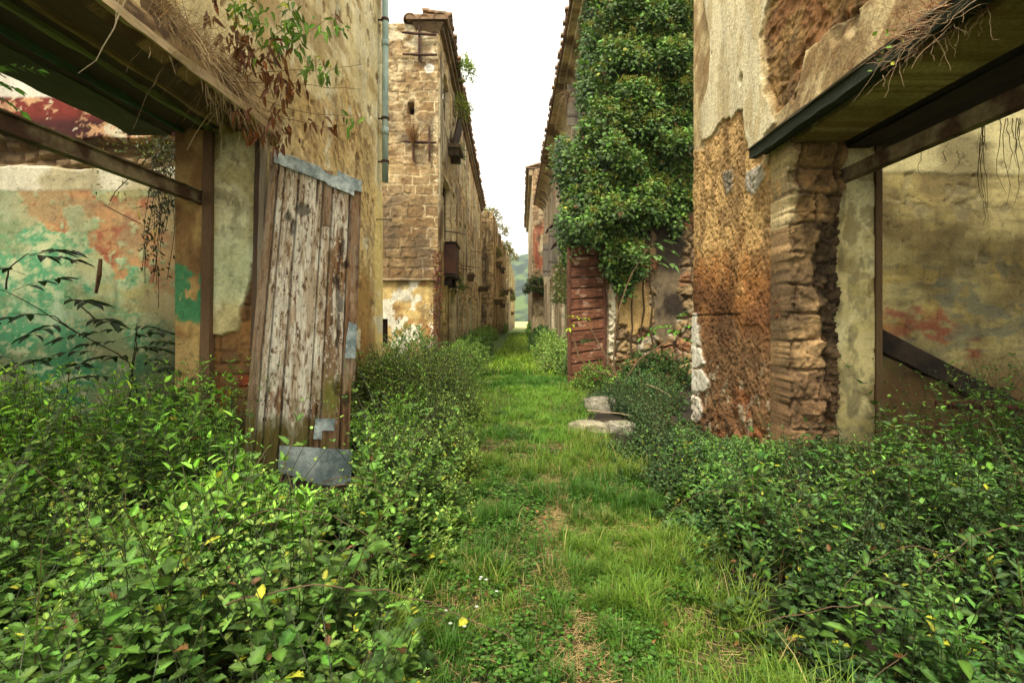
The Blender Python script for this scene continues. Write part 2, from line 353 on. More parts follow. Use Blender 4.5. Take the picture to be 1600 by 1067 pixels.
# ================================================================== RIGHT NEAR HOUSE
XR = 2.70; YR = 8.0; YJ = 5.23; ZL = 3.36
HR = thing('ruined_house', 'ruined house with a rust-brown rendered pillar, yellow room and dark green lintel board', 'house', (4.5, 5, 0), 'ruined houses of the lane')
def R_(pts): return [(YR-onX(a, b, XR)[0], onX(a, b, XR)[1]) for a, b in pts]
def f_right(u, v):
    f1 = fbm(u*3, v*3, 6, 5, .6); f2 = fbm(u*14, v*14, 5, 6, .65); sl = fbm(u*2.2+v*2.6, (v-u)*9, 5, 8)
    c = mix(flat(C(166, 140, 96), u), C(206, 184, 136), ss(.4, .62, f1)); c = mix(c, C(140, 108, 68), ss(.5, .66, sl)*.7)
    h = .010*(f2-.5)+.012*(sl-.5)
    m = pm(u, v, R_([(1060, 250), (1100, 222), (1132, 190), (1162, 160), (1166, 216), (1180, 235), (1196, 250), (1230, 262), (1260, 300), (1260, 900), (1060, 900)]), .02, .12, 3, 12)   # granular brown render
    gr = fbm(u*38, v*38, 4, 30, .7); big = fbm(u*1.6, v*1.6, 4, 31)
    zz = v+.9*(big-.5)+.25*(f1-.5)
    br = mix(flat(C(208, 170, 112), u), C(176, 120, 66), ss(2.9, 2.2, zz+.5*(f1-.5))); br = mix(br, C(126, 84, 50), ss(2.35, 1.9, zz)*ss(.3, .55, fbm(u*2.4, v*1.2, 4, 33)+.12))
    br = mix(br, C(134, 100, 66), ss(1.72, 1.45, zz)); br = mix(br, C(138, 84, 48), ss(.5, .66, fbm(u*3, v*3, 4, 35))*ss(1.5, .9, zz)*.8); br = mix(br, C(92, 62, 36), ss(.5, .62, fbm(u*4.5, v*3, 5, 36))*.5)
    br = mix(br, C(206, 170, 110), ss(.62, .75, gr)*.5*ss(1.9, 2.5, zz)); br = br*(.78+.44*gr)[..., None]
    c = mix(c, br, m); h = h*(1-m)+m*(.024*(gr-.5)-.014*ss(.58, .68, fbm(u*24, v*24, 3, 48))+.012*ss(1.75, 1.8, zz)-.006+.03*(f1-.5)+.028*facet(u, v, 6, 49)*ss(1.5, .8, zz))
    m = pm(u, v, R_([(1103, -30), (1210, -30), (1188, 50), (1190, 120), (1206, 165), (1212, 185), (1196, 212), (1190, 232), (1172, 232), (1165, 212), (1163, 165), (1130, 186), (1100, 216), (1094, 205), (1098, 160), (1110, 120), (1112, 75), (1107, 30)]), .006, .10, 3.5, 14)
    cr = mix(flat(C(226, 214, 176), u), C(204, 184, 138), ss(.46, .62, fbm(u*5, v*2.2, 5, 37))*.8); cr = mix(cr, C(180, 160, 118), ss(.66, .74, fbm(u*26, v*26, 3, 38))*.6)
    c = mix(c, cr, m); h = h*(1-m)+m*(.028+.004*(f2-.5))
    m2 = ss(.008, -.008, np.abs(sdf(u, v, R_([(1103, -30), (1210, -30), (1188, 50), (1206, 165), (1190, 232), (1163, 165), (1094, 205), (1112, 75)]))+.10*(fbm(u*3.5, v*3.5, 6, 14, .6)-.5)*2)-.012)
    m = pm(u, v, R_([(1210, -40), (1192, 50), (1196, 122), (1212, 166), (1232, 148), (1248, 118), (1258, 72), (1290, 42), (1345, 5), (1390, -40)]), .008, .09, 3, 16)       # the exposed stone
    st = mix(flat(C(168, 132, 80), u), C(150, 106, 64), ss(.50, .62, fbm(u*2.5, v*2.5, 5, 41))); st = mix(st, C(118, 94, 62), ss(.46, .64, fbm(u*1.6+v*1.4, (v-u)*3.2, 6, 42, .6))*.8); st = st*(.75+.5*f2)[..., None]
    c = mix(c, st*.92, m); h = h*(1-m)+m*(-.045+.05*(fbm(u*1.6+v*1.4, (v-u)*3.2, 6, 42, .6)-.5)+.03*(f2-.5)+.04*facet(u*.8+v*.5, v-u*.4, 5, 43)+.012*facet(u, v, 17, 47))
    m = pm(u, v, R_([(1130, 265), (1146, 258), (1146, 290), (1134, 302)]), .01, .03, 6, 17); c = mix(c, C(150, 138, 118), m); h += m*.012
    m = pm(u, v, R_([(1168, 262), (1192, 246), (1196, 268), (1176, 300), (1166, 292)]), .01, .05, 6, 18); c = mix(c, C(176, 168, 150), m); h += m*.012
    lime = ss(.05, .0, np.abs(u-(YR-F*XR/(1219-VX))+.09*(fbm(v*2.2, v*0, 4, 44)-.5)*2)+.03)*ss(2.95, 2.7, v)*ss(.42, .56, fbm(u*6, v*3.5, 4, 45))
    c = mix(c, C(204, 184, 140), lime); h += lime*.01
    ws = ss(.0, .02, worley(u*4.2, v*4.2, 50)[1]-worley(u*4.2, v*4.2, 50)[0]-.10)*ss(.42, .22, u+.25*(fbm(v*3, v*0+2, 3, 51)-.5))*ss(1.72, 1.55, v)     # white stones of the pillar's foot
    c = mix(c, C(222, 216, 196), ws*ss(.38, .5, fbm(u*6, v*6, 3, 52))); h += .02*ws
    for pw in ([(1074, 482), (1090, 484), (1093, 530), (1084, 545), (1074, 545)], [(1074, 536), (1096, 540), (1102, 562), (1090, 570), (1074, 568)], [(1074, 573), (1100, 572), (1108, 590), (1104, 606), (1074, 608)], [(1074, 612), (1092, 614), (1100, 640), (1094, 655), (1074, 650)]):
        k = pm(u, v, R_(pw), .012, .05, 6, 78); c = mix(c, C(222, 216, 196)*(.75+.5*f2)[..., None], k); h = h*(1-.7*k)+.03*k
    wl = ss(.60, .72, fbm(u*7, v*7, 5, 53))*ss(1.3, .8, v)*ss(YR-YJ+.6, YR-YJ-.2, u); c = mix(c, C(190, 176, 146), wl*.7)
    crk = ss(.02, .0, np.abs(v-1.72-.03*(fbm(u*4, u*0, 4, 55)-.5)*2))*ss(1.9, 1.6, u); h -= crk*.02; c = c*(1-.5*crk[..., None])
    low = ss(.75, .2, v+.25*(big-.5)); wf1, wf2, wid = worley(u*2.6, v*3.4, 57); h += low*.02*(ss(0, .4, wf2-wf1)-.6)+low*.03*facet(u, v, 7, 46)+low*.05*(fbm(u*7,v*7,5,77)-.5); c = mix(c, C(138, 96, 62)*1., low*.5*ss(.3, .7, wid))
    for (a, b_, rr) in ((1222, 60, .02), (1160, 118, .05), (1115, 78, .02), (1240, 145, .03), (1308, 38, .09), (1330, 25, .08)):
        q = R_([(a, b_)])[0]; k = ss(rr*1.4, rr*.5, np.hypot(u-q[0], (v-q[1])*.8)+.03*(f2-.5)); h -= .06*k; c = c*(1-.45*k[..., None])
    edge = ss(.05, 0, u)+ss(YR-YJ-.05, YR-YJ, u)*(v < ZL)*(u < YR-YJ+.1)
    h -= edge*(.02+.05*fbm(v*5, v*0+3, 4, 58))
    return h, c
def keep_right(u, v): return ~((u > YR-YJ-.03*fbm(v*5, v*0, 3, 59)) & (v < ZL+.04))
relief('street_wall', [(XR, YR, -.05), (XR, 1.0, -.05), (XR, 1.0, 7.6), (XR, YR, 7.6)], (YR-1.0, 7.65), .014, f_right, M_STONE, HR, .5, keep_right)
def f_jamb_r(u, v):                                              # broken stone jamb facing the camera, u 0..0.56
    a, idd = ashlar(u, v, .40, .29, 61, .06, .010); fc = facet(u, v, 7, 58)*.045+facet(u+.02*fbm(v*9, u*9, 3, 56), v, 19, 57)*.018; q2 = q1 = 0; q1, q2, id2 = worley(u*7, v*10, 62); a2 = ss(.0, .2, q2-q1)
    k = ss(.24, .32, u+.22*(fbm(v*1.4, v*0+7, 4, 63)-.5)*2)*ss(2.9, 2.6, v)
    hh = a*(.02+.03*idd)*(1-k)+k*(-.07+.05*a2*id2); hh += fc*(1+1.1*k)+.03*(fbm(u*14, v*14, 5, 64, .65)-.5)+.05*(fbm(u*3, v*2.4, 4, 71)-.5)
    top = ss(2.62, 2.9, v); hh += top*.05*np.sin(v*17+3*fbm(u*3, v*3, 3, 65))-ss(.02, .0, np.abs(v-2.72))*.04
    c = mix(flat(C(132, 106, 70), u), C(170, 138, 94), ss(.3, .7, idd)); c = mix(c, C(92, 74, 50), k*.85*ss(.3, .55, fbm(u*6, v*6, 4, 66)+.08)); c = mix(c, C(172, 134, 84), ss(2.5, 2.8, v)*a*.6); c = mix(c, C(84, 66, 46), ss(.48, .62, fbm(u*3+4, v*3, 5, 70))*.7)
    c = mix(c, C(122, 92, 62), ss(1.5, .9, v)*.6); c = mix(c, C(92, 72, 50), (1-a)*.6)
    c = mix(c, C(212, 190, 140), ss(.10, .03, u)*ss(.45, .6, fbm(u*4, v*2.5, 4, 67))*.9)
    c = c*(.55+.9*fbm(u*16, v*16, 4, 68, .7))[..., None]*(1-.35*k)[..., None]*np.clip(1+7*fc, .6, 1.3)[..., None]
    hh -= ss(.50, .56, u+.08*(fbm(v*6, v*0, 4, 69)-.5))*.06
    return hh, c
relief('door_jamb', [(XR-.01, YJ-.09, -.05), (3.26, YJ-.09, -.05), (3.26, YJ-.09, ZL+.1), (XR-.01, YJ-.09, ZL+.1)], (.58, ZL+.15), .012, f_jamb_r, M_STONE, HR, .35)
def f_pil(u, v):
    f = fbm(u*3, v*2, 5, 72); c = mix(flat(C(244, 232, 176), u), C(222, 204, 142), ss(.42, .62, f)); c = mix(c, C(140, 128, 90), ss(.52, .68, fbm(u*9, v*4, 5, 73))*.7)
    c = mix(c, C(112, 104, 74), ss(.9, .3, v+.3*(f-.5))*.6); c = mix(c, C(208, 190, 116), ss(.6, .7, fbm(u*3, v*7, 4, 76))*.5)
    ch = ss(.58, .7, fbm(u*4+7, v*5, 5, 74)); h = .012*(f-.5)-.012*ch; c = mix(c, C(146, 122, 76), ch*.6)
    h -= ss(.05, -.01, u+.10*(fbm(v*4, v*0, 5, 75)-.42))*.05
    return h, c
relief('plastered_pier', [(3.30, 5.42, -.05), (3.76, 5.42, -.05), (3.76, 5.42, 3.6), (3.30, 5.42, 3.6)], (.46, 3.65), .013, f_pil, M_PLASTER, HR, .8)
b = MB(); b.box((3.765, 5.40, -.05), (3.83, 5.50, 3.5), C(110, 86, 56), jit=.004); b.build('door_post', M_WOODV, HR)
RW0, RW1, RWY = 3.4, 9.8, 6.25
def W_(pts): return [(onY(a, b_, RWY)[0]-RW0, onY(a, b_, RWY)[1]) for a, b_ in pts]
def f_room_r(u, v):
    f = fbm(u*1.1, v*1.3, 5, 81); g = fbm(u*2.5, v*14, 5, 82); br = fbm(u*16, v*3, 4, 83)
    c = mix(flat(C(184, 168, 112), u), C(142, 124, 78), ss(.40, .62, f)); c = mix(c, C(186, 168, 104), ss(.5, .66, fbm(u*1.7, v*2, 4, 84))*.7)
    c = mix(c, C(122, 112, 72), ss(.5, .7, g)*.5); c = c*(.86+.28*br)[..., None]
    h = .006*(g-.5)+.010*(f-.5)
    up = ss(-.02, .02, v-3.42+.12*(fbm(u*1.5, u*0, 4, 85)-.5)); c = mix(c, C(206, 194, 140), up*.9); h += .012*up
    pl = ss(.57, .63, fbm(u*3.2, v*3.4, 6, 86, .6))*ss(.55, .1, np.abs(v-3.3))+ss(.66, .70, fbm(u*4, v*4, 5, 87)); pl = np.clip(pl, 0, 1)
    c = mix(c, C(150, 140, 104), pl*.5); h -= pl*.012; c = mix(c, C(112, 98, 60), ss(.46, .64, fbm(u*.9+3, v*1.1, 5, 97))*.65)
    m = pm(u, v, W_([(1372, 480), (1430, 478), (1470, 488), (1520, 500), (1548, 520), (1530, 560), (1500, 548), (1480, 520), (1440, 512), (1400, 530), (1372, 520)]), .03, .22, 3, 88)
    m *= ss(.32, .5, fbm(u*5, v*12, 5, 90)); c = mix(c, C(150, 74, 56), m*.75)
    b2 = ss(.56, .64, fbm(u*2.5, v*8, 5, 91))*ss(.9, .2, np.abs(v-1.75)); c = mix(c, C(112, 116, 98), b2*.6)
    y2 = ss(.54, .62, fbm(u*5, v*5+30, 5, 92))*ss(.7, .2, np.abs(v-2.0)); c = mix(c, C(186, 156, 78), y2*.5)
    c = mix(c, C(128, 92, 58), ss(1.25, .7, v+.4*(f-.5))*.8)
    wf1, wf2, _ = worley(u*.9+.25*fbm(u*4, v*4, 3, 93), v*.9+.25*fbm(u*4, v*4, 3, 94), 95); crk = ss(.012, .0, wf2-wf1)*ss(.45, .55, f); h -= crk*.01; c = c*(1-.55*crk[..., None])
    return h, c
relief('room_wall', [(RW0, RWY, -.05), (RW1, RWY, -.05), (RW1, RWY, 5.2), (RW0, RWY, 5.2)], (RW1-RW0, 5.25), .02, f_room_r, M_PLASTER, HR, .3,
       lambda u, v: v < 4.75+.5*fbm(u*1.3, u*0, 4, 96))
# lintel: fascia, soffit planks, timbers and the rust-red transom
def plank(b, x0, x1, y0, y1, z0, z1, col, seg=24, wob=.006, n0=0):
    """a weathered board along y with slightly uneven arrises"""
    ys = np.linspace(y0, y1, seg); k = len(ys)
    def wv(s): return wob*2*(fbm(ys*3, ys*0+s, 4, 200+n0)-.5)
    ring = np.stack([np.stack([x0+wv(1), ys, z0+wv(2)], -1), np.stack([x1+wv(3), ys, z0+wv(4)], -1), np.stack([x1+wv(5), ys, z1+wv(6)], -1), np.stack([x0+wv(7), ys, z1+wv(8)], -1)], 1)
    id_ = np.arange(k*4).reshape(k, 4); nx = np.roll(id_, -1, 1)
    f = np.stack([id_[:-1], nx[:-1], nx[1:], id_[1:]], -1).reshape(-1, 4)
    cc = np.asarray(col)*(1+.5*(fbm(ys*1.2, ys*0+5, 4, 300+n0)-.5))[:, None]; cc = np.repeat(cc, 4, 0)
    b.add(ring.reshape(-1, 3), [f, id_[:1, ::-1], id_[-1:]], cc)
b = MB(); plank(b, 2.52, 2.60, .8, 5.62, 3.36, 3.46, C(48, 56, 42), n0=1, wob=.014, seg=80); plank(b, 2.60, 2.69, .8, 5.58, 3.40, 3.48, C(46, 50, 38), n0=2); plank(b, 2.50, 2.66, .8, 5.64, 3.463, 3.483, C(96, 88, 70), n0=3, wob=.01)
b.build_each('fascia_board', M_WOODY, HR)
b = MB()
for i, (x0, x1, z) in enumerate(((2.66, 2.80, 3.42), (2.805, 3.02, 3.37), (3.03, 3.20, 3.40), (3.21, 3.44, 3.44), (3.45, 3.70, 3.42), (3.71, 3.98, 3.45))): plank(b, x0, x1, .8, 5.24 if i < 3 else 5.6, z, z+.06, (C(72, 60, 42), C(96, 80, 56), C(62, 50, 36), C(40, 32, 24), C(52, 40, 28), C(36, 28, 22))[i], n0=5+i, wob=.014, seg=50)
b.build_each('soffit_board', M_WOODY, HR)
b = MB(); plank(b, 2.72, 3.99, .8, 5.9, 3.53, 3.66, C(60, 46, 32), n0=12); b.build('lintel_beam', M_WOODY, HR)
b = MB(); plank(b, 3.31, 3.40, .8, 5.42, 3.02, 3.15, (.3, .3, .3), n0=13, wob=.005); b.build('transom_bar', M_TRANSOM, HR)
b = MB(); b.box((4.02, -.5, 4.45), (10.2, 5.15, 4.7), C(120, 100, 72), jit=.03); b.build('floor_or_shade_slab', M_PLASTER, HR)  # unseen slab added to keep the sun off the lower room wall
# timbers inside
b = MB(); a0, a1 = np.array(V(1368, 512, 6.0)), np.array(V(1560, 612, 6.05)); d = a1-a0; L = np.linalg.norm(d); up = np.array([-d[2], 0, d[0]])/L
for i in range(1):
    s_ = np.linspace(0, 1, 22); rr = .11+.035*(fbm(s_*9, s_*0, 3, 400)-.5)
    pc = (a0-d*.35)+np.outer(s_, d*1.5); pts = np.stack([pc-up*rr[:, None]*1.9+[0, -.07, 0], pc-up*rr[:, None]*1.9+[0, .07, 0], pc+[0, .07, 0], pc+[0, -.07, 0]], 1)
    id_ = np.arange(88).reshape(22, 4); nx = np.roll(id_, -1, 1); b.add(pts.reshape(-1, 3), [np.stack([id_[:-1], nx[:-1], nx[1:], id_[1:]], -1).reshape(-1, 4), id_[:1, ::-1], id_[-1:]], C(40, 30, 22))
tag(b.build('fallen_beam', M_DARK), 'dark roof beam slanting down against the yellow room wall', 'beam')
b = MB(); tubes(b, [V(1465, 632, 5.0), V(1530, 632, 5.0), V(1600, 638, 4.95), V(1680, 636, 4.9)], [.045, .05, .05, .045], C(96, 52, 38), 7)
tag(b.build('fallen_log', M_STEM), 'reddish fallen timber lying level among the leaves below the yellow room wall', 'log')

# ================================================================== LEFT NEAR HOUSE
XL = -2.80; YLf = 10.4; YLj = 5.64; ZLL = 3.62
HL = thing('ruined_house', 'ruined house with a green-painted room, a blue downpipe and a patched wooden door', 'house', (-4.5, 6, 0), 'ruined houses of the lane')
def L_(pts): return [(onX(a, b_, XL)[0]-1.0, onX(a, b_, XL)[1]) for a, b_ in pts]
def f_left(u, v):
    f = fbm(u*2, v*2, 5, 101); sl = fbm(u*3-v*3.5, (v+u)*7, 6, 102, .62); g = fbm(u*16, v*16, 4, 103, .65)
    c = mix(flat(C(222, 202, 150), u), C(238, 222, 178), ss(.42, .6, f)); c = mix(c, C(178, 148, 94), ss(.5, .66, fbm(u*1.3, v*3.3, 5, 104))*.8)
    st = .75*pm(u, v, L_([(430, 190), (470, 150), (540, 130), (585, 210), (590, 300), (588, 420), (566, 420), (530, 300), (480, 250)]), .04, .35, 1.8, 105)
    rk = ss(.46, .66, sl); c = mix(c, mix(flat(C(206, 174, 114), u), C(142, 108, 66), rk), st); h = .008*(g-.5)+st*(.05*(sl-.5)+.02*(g-.5)-.01)
    low = ss(2.7, 2.3, v+.4*(f-.5))*ss(9.25, 8.4, u); c = mix(c, C(164, 128, 74), low); low2 = ss(1.6, 1.2, v+.3*(f-.5)); c = mix(c, C(150, 112, 64), low2*.8); h += low*.015*(g-.5)
    strip = ss(8.85, 8.95, u+.04*(fbm(v*3, v*0, 4, 106)-.5))*ss(4.4, 4.1, v); c = mix(c, C(224, 198, 130), strip); h += strip*.02
    chip = ss(.67, .72, fbm(u*6, v*3.6, 5, 107))*(1-strip); c = mix(c, C(122, 96, 60), chip*.8); h -= .02*chip
    c = mix(c, C(232, 222, 190), ss(.66, .74, fbm(u*2.3, v*2.3, 4, 108))*.7)
    c = c*(.8+.4*g)[..., None]
    wh = pm(u, v, L_([(584, 492), (597, 488), (598, 520), (590, 518)]), .02, .08, 4, 109); c = mix(c, C(216, 204, 172), wh)
    return h, c
relief('street_wall', [(XL, 1.0, -.05), (XL, YLf, -.05), (XL, YLf, 8.6), (XL, 1.0, 8.6)], (YLf-1, 8.65), .018, f_left, M_PLASTER, HL, .45,
       lambda u, v: ~((u < YLj-1.0) & (v < ZLL+.12)))
def f_jl(u, v):                                                   # jamb: u 0..0.96 from x=-3.76 to -2.8; post stands at .29-.41
    f = fbm(u*3, v*2.2, 5, 111); c = mix(flat(C(232, 222, 176), u), C(204, 188, 132), ss(.42, .6, f)); c = mix(c, C(140, 122, 84), ss(.58, .7, fbm(u*9, v*5, 5, 112))*.6)
    out = u > .38
    pale = ss(1.75, 1.95, v)*ss(2.9, 2.3, v+.3*(f-.5))*out; c = mix(c, C(196, 206, 160), pale*.65)
    org = ss(.58, .64, fbm(u*5, v*3, 5, 113))*ss(2.75, 2.4, v)*ss(1.8, 2.1, v)*ss(.66, .72, u); c = mix(c, C(214, 160, 88), org)
    inn = ~out
    ci = mix(flat(C(150, 112, 66), u), C(186, 152, 92), ss(.4, .6, f)); ci = mix(ci, C(110, 78, 46), ss(2.6, 2.3, v)*ss(2.0, 2.2, v)*.6)
    vv_ = v+.5*(fbm(u*5, v*5, 5, 139, .6)-.5); gm = ss(.42, .46, fbm(u*6, v*4, 6, 114, .65)+.05)*ss(2.26, 2.20, vv_)*ss(1.50, 1.6, vv_); ci = mix(ci, C(76, 134, 86), gm)
    ci = mix(ci, C(184, 156, 100), ss(1.5, 1.4, v)*.7)
    c = np.where(inn[..., None], ci, c)
    lostp = ss(-.015, .015, sdf(u, v, [(.36, -.1), (.36, 1.50), (.52, 1.46), (.66, 1.55), (.78, 1.9), (.86, 2.25), (1.1, 2.3), (1.1, -.1)])+.12*(fbm(u*4, v*4, 5, 115)-.5)) if True else 0
    a, idd = ashlar(u, v, .24, .15, 116, .07, .015); sc_ = mix(flat(C(150, 108, 60), u), C(108, 80, 50), idd); sc_ = mix(sc_, C(176, 66, 42), (idd > .8)*ss(1.2, 1.0, v)*.6); sc_ = sc_*(.6+.8*fbm(u*14, v*14, 4, 117, .7))[..., None]
    c = mix(c, sc_, lostp); h = (1-lostp)*(.03+.008*f)+lostp*(-.03+.05*a*idd+.03*(fbm(u*8, v*8, 5, 118)-.5))
    c = c*(.85+.3*fbm(u*22, v*22, 4, 119))[..., None]
    return h, c
relief('door_jamb', [(-3.72, YLj-.08, -.05), (XL+.01, YLj-.08, -.05), (XL+.01, YLj-.08, ZLL+.1), (-3.72, YLj-.08, ZLL+.1)], (.97, ZLL+.15), .012, f_jl, M_PLASTER, HL, .5)
b = MB()
def post(b, P, wx, wy, col, seg=30, n0=0, wob=.006):
    zs = np.linspace(P[0][2], P[1][2], seg); t = np.linspace(0, 1, seg)
    cx = P[0][0]+(P[1][0]-P[0][0])*t; cy = P[0][1]+(P[1][1]-P[0][1])*t
    wv = lambda s: wob*2*(fbm(zs*3, zs*0+s, 4, 500+n0)-.5)
    ring = np.stack([np.stack([cx+sx*wx/2+wv(i), cy+sy*wy/2+wv(i+9), zs], -1) for i, (sx, sy) in enumerate(((-1, -1), (1, -1), (1, 1), (-1, 1)))], 1)
    id_ = np.arange(seg*4).reshape(seg, 4); nx = np.roll(id_, -1, 1)
    cc = np.repeat(np.asarray(col)*(1+.6*(fbm(zs*1.5, zs*0, 4, 520+n0)-.5))[:, None], 4, 0)
    b.add(ring.reshape(-1, 3), [np.stack([id_[:-1], nx[:-1], nx[1:], id_[1:]], -1).reshape(-1, 4), id_[:1, ::-1], id_[-1:]], cc)
post(b, [(-3.37, 5.49, -.05), (-3.34, 5.52, ZLL)], .10, .09, C(112, 86, 60)); b.build('door_post', M_WOODV, HL)
b = MB(); post(b, [(-2.85, 5.46, .0), (-2.79, 5.50, ZLL-.02)], .06, .08, C(92, 72, 54), n0=3); post(b, [(-2.79, 5.42, .0), (-2.73, 5.47, ZLL-.05)], .05, .06, C(150, 136, 112), n0=5); b.build_each('door_frame', M_WOODV, HL)
GW0, GW1, GWY = -10.5, -3.05, 6.9
def G_(pts): return [(onY(a, b_, GWY)[0]-GW0, onY(a, b_, GWY)[1]) for a, b_ in pts]
def f_room_l(u, v):
    f = fbm(u*1.2, v*1.2, 5, 121); g = fbm(u*3.5, v*3.5, 6, 122, .6); st = fbm(u*9, v*2, 5, 123); px = lambda x: (x-VX)/F*GWY-GW0; pz = lambda y: CAMH-(y-VY)/F*GWY
    c = mix(flat(C(166, 190, 150), u), C(190, 194, 146), ss(.42, .6, f)); fg = fbm(u*7, v*9, 6, 136, .65); c = mix(c, C(92, 156, 108), ss(.45, .58, .5*g+.5*fg+.05*ss(px(120), px(0), u)+.12*ss(pz(430), pz(540), v)-.05*ss(pz(420), pz(330), v)))
    c = mix(c, C(180, 172, 110), ss(.45, .65, fbm(u*2, v*5, 5, 124))*ss(px(60), px(200), u)*.9)
    c = mix(c, C(56, 116, 74), ss(pz(500), pz(560), v)*ss(.42, .58, .5*g+.5*fg+.10)*.85); c = mix(c, C(196, 196, 150), ss(.60, .68, fg)*.7)
    org = pm(u, v, G_([(28, 292), (130, 294), (215, 298), (285, 300), (285, 470), (250, 470), (215, 440), (170, 400), (140, 350), (108, 320), (100, 345), (60, 335), (40, 318)]), .02, .42, 2.6, 125); org = org*ss(.74, .62, fg+.12*ss(px(120), px(230), u)*ss(pz(330), pz(400), v))
    oc = mix(flat(C(190, 142, 92), u), C(164, 92, 62), ss(.5, .62, fbm(u*4, v*4, 6, 126, .65))); oc = mix(oc, C(190, 160, 106), ss(px(230), px(275), u)*.6)
    c = mix(c, oc, org*.95); h = .006*(g-.5)-.006*org
    dk = np.maximum(ss(px(190), px(262), u)*ss(pz(340), pz(430), v), ss(px(225), px(270), u)); c = mix(c, C(96, 80, 54), dk*.7); c = mix(c, C(150, 138, 98), ss(.48, .66, fbm(u*1.4+7, v*2.2, 6, 137, .62))*.6)  # dk: room shade painted as a dark vignette at the inner corner
    crm = ss(-.01, .01, v-pz(292)-.03*(g-.5)); c = mix(c, mix(flat(C(214, 206, 176), u), C(188, 176, 136), ss(.45, .62, fbm(u*3, v*2, 4, 127))), crm); h += .006*crm
    zl = pz(255)+.10*(fbm(u*1.3, u*0, 4, 128)-.5); zt = pz(212)+.12*(fbm(u*1.7, u*0+4, 4, 129)-.5)
    led = ss(-.02, .02, v-zl)*ss(.02, -.02, v-zt); a, idd = ashlar(u, v, .28, .16, 130, .1, .02)
    c = mix(c, mix(flat(C(96, 76, 50), u), C(150, 126, 90), idd)*(.5+fbm(u*12, v*12, 4, 131, .7))[..., None], led); h = h*(1-led)+led*(-.13+.14*a*idd)
    top = ss(-.02, .02, v-zt); tc = mix(flat(C(120, 48, 36), u), C(72, 34, 30), ss(pz(172), pz(190), v)); tc = mix(tc, C(200, 154, 112), ss(.56, .62, fbm(u*5, v*6, 6, 132, .65)+.16*ss(px(90), px(190), u)-.03))
    tc = mix(tc, C(214, 200, 166), np.clip(ss(.62, .66, fbm(u*6, v*9, 6, 133, .65)+.12*ss(px(110), px(200), u)), 0, 1)); c = mix(c, tc, top); h += top*.03
    hi = ss(-.01, .01, v-pz(148)); c = mix(c, C(222, 214, 192)*(.9+.2*fbm(u*5, v*5, 4, 134))[..., None], hi)
    c = c*(.88+.24*st)[..., None]
    return h, c
def keep_rl(u, v):
    xr = (238-VX)/F*GWY-GW0
    return v < 5.3+.4*fbm(u, u*0, 3, 135)
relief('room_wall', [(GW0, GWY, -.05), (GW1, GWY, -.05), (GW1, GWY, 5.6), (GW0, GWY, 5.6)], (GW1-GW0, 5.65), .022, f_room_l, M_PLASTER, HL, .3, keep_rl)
# lintel of long boards, partly painted green
b = MB()
xs = np.array([-2.62, -2.76, -3.08, -3.13, -3.30, -3.34, -3.62, -3.65, -3.83, -4.3, -4.9, -5.6]); zz = [3.60, 3.625, 3.605, 3.66, 3.62, 3.66, 3.61, 3.66, 3.64, 3.66, 3.68]
cl = [3.2*q_ for q_ in [C(120, 104, 80), C(60, 46, 34), C(96, 78, 54), C(48, 38, 28), C(86, 92, 58), C(50, 40, 30), C(44, 62, 40), C(44, 36, 28), C(48, 52, 32), C(52, 40, 30), C(40, 32, 26)]]
for i in range(11): plank(b, xs[i+1]+.004, xs[i]-.004, .8, 5.66 if i < 9 else 4.12-.1*(i-8), zz[i], zz[i]+.07, cl[i], n0=20+i, wob=.022, seg=90)
b.build_each('soffit_board', M_WOODY, HL)
b = MB(); plank(b, -3.3, -2.80, .8, 5.62, 3.78, 4.1, C(120, 98, 66), n0=41, wob=.03); plank(b, -3.84, -3.3, .8, 5.66, 3.83, 4.0, C(70, 58, 42), n0=42); b.build_each('lintel_beam', M_WOODY, HL)
b = MB(); b.box((-10.5, -.5, 5.1), (-3.9, 4.95, 5.35), C(120, 100, 72), jit=.03); b.build('floor_or_shade_slab', M_PLASTER, HL)  # added out of view so the lower part of the green wall falls in shade
def f_lip(u, v):
    h = .04*(fbm(u*3, v*3, 5, 140)-.5)+.10*np.sin(np.clip(v/.3, 0, 1)*np.pi)*.5; c = mix(flat(C(160, 130, 84), u), C(96, 72, 46), ss(.4, .6, fbm(u*5, v*8, 5, 141))); return h, c
relief('ledge', [(-2.58, .8, 3.64), (-2.66, 5.75, 3.60), (-2.80, 5.75, 3.86), (-2.76, .8, 3.95)], (4.95, .32), .02, f_lip, M_STONE, HL, .12)
b = MB(); plank(b, -3.46, -3.38, 1.6, 5.57, 2.84, 2.855, (.3, .3, .3), n0=50, wob=.002); plank(b, -3.46, -3.38, 1.6, 5.57, 2.965, 2.98, (.3, .3, .3), n0=50, wob=.002); plank(b, -3.425, -3.415, 1.6, 5.57, 2.856, 2.964, (.3, .3, .3), n0=50, wob=.002)
b.build('transom_bar', M_TRANSOM, HL)
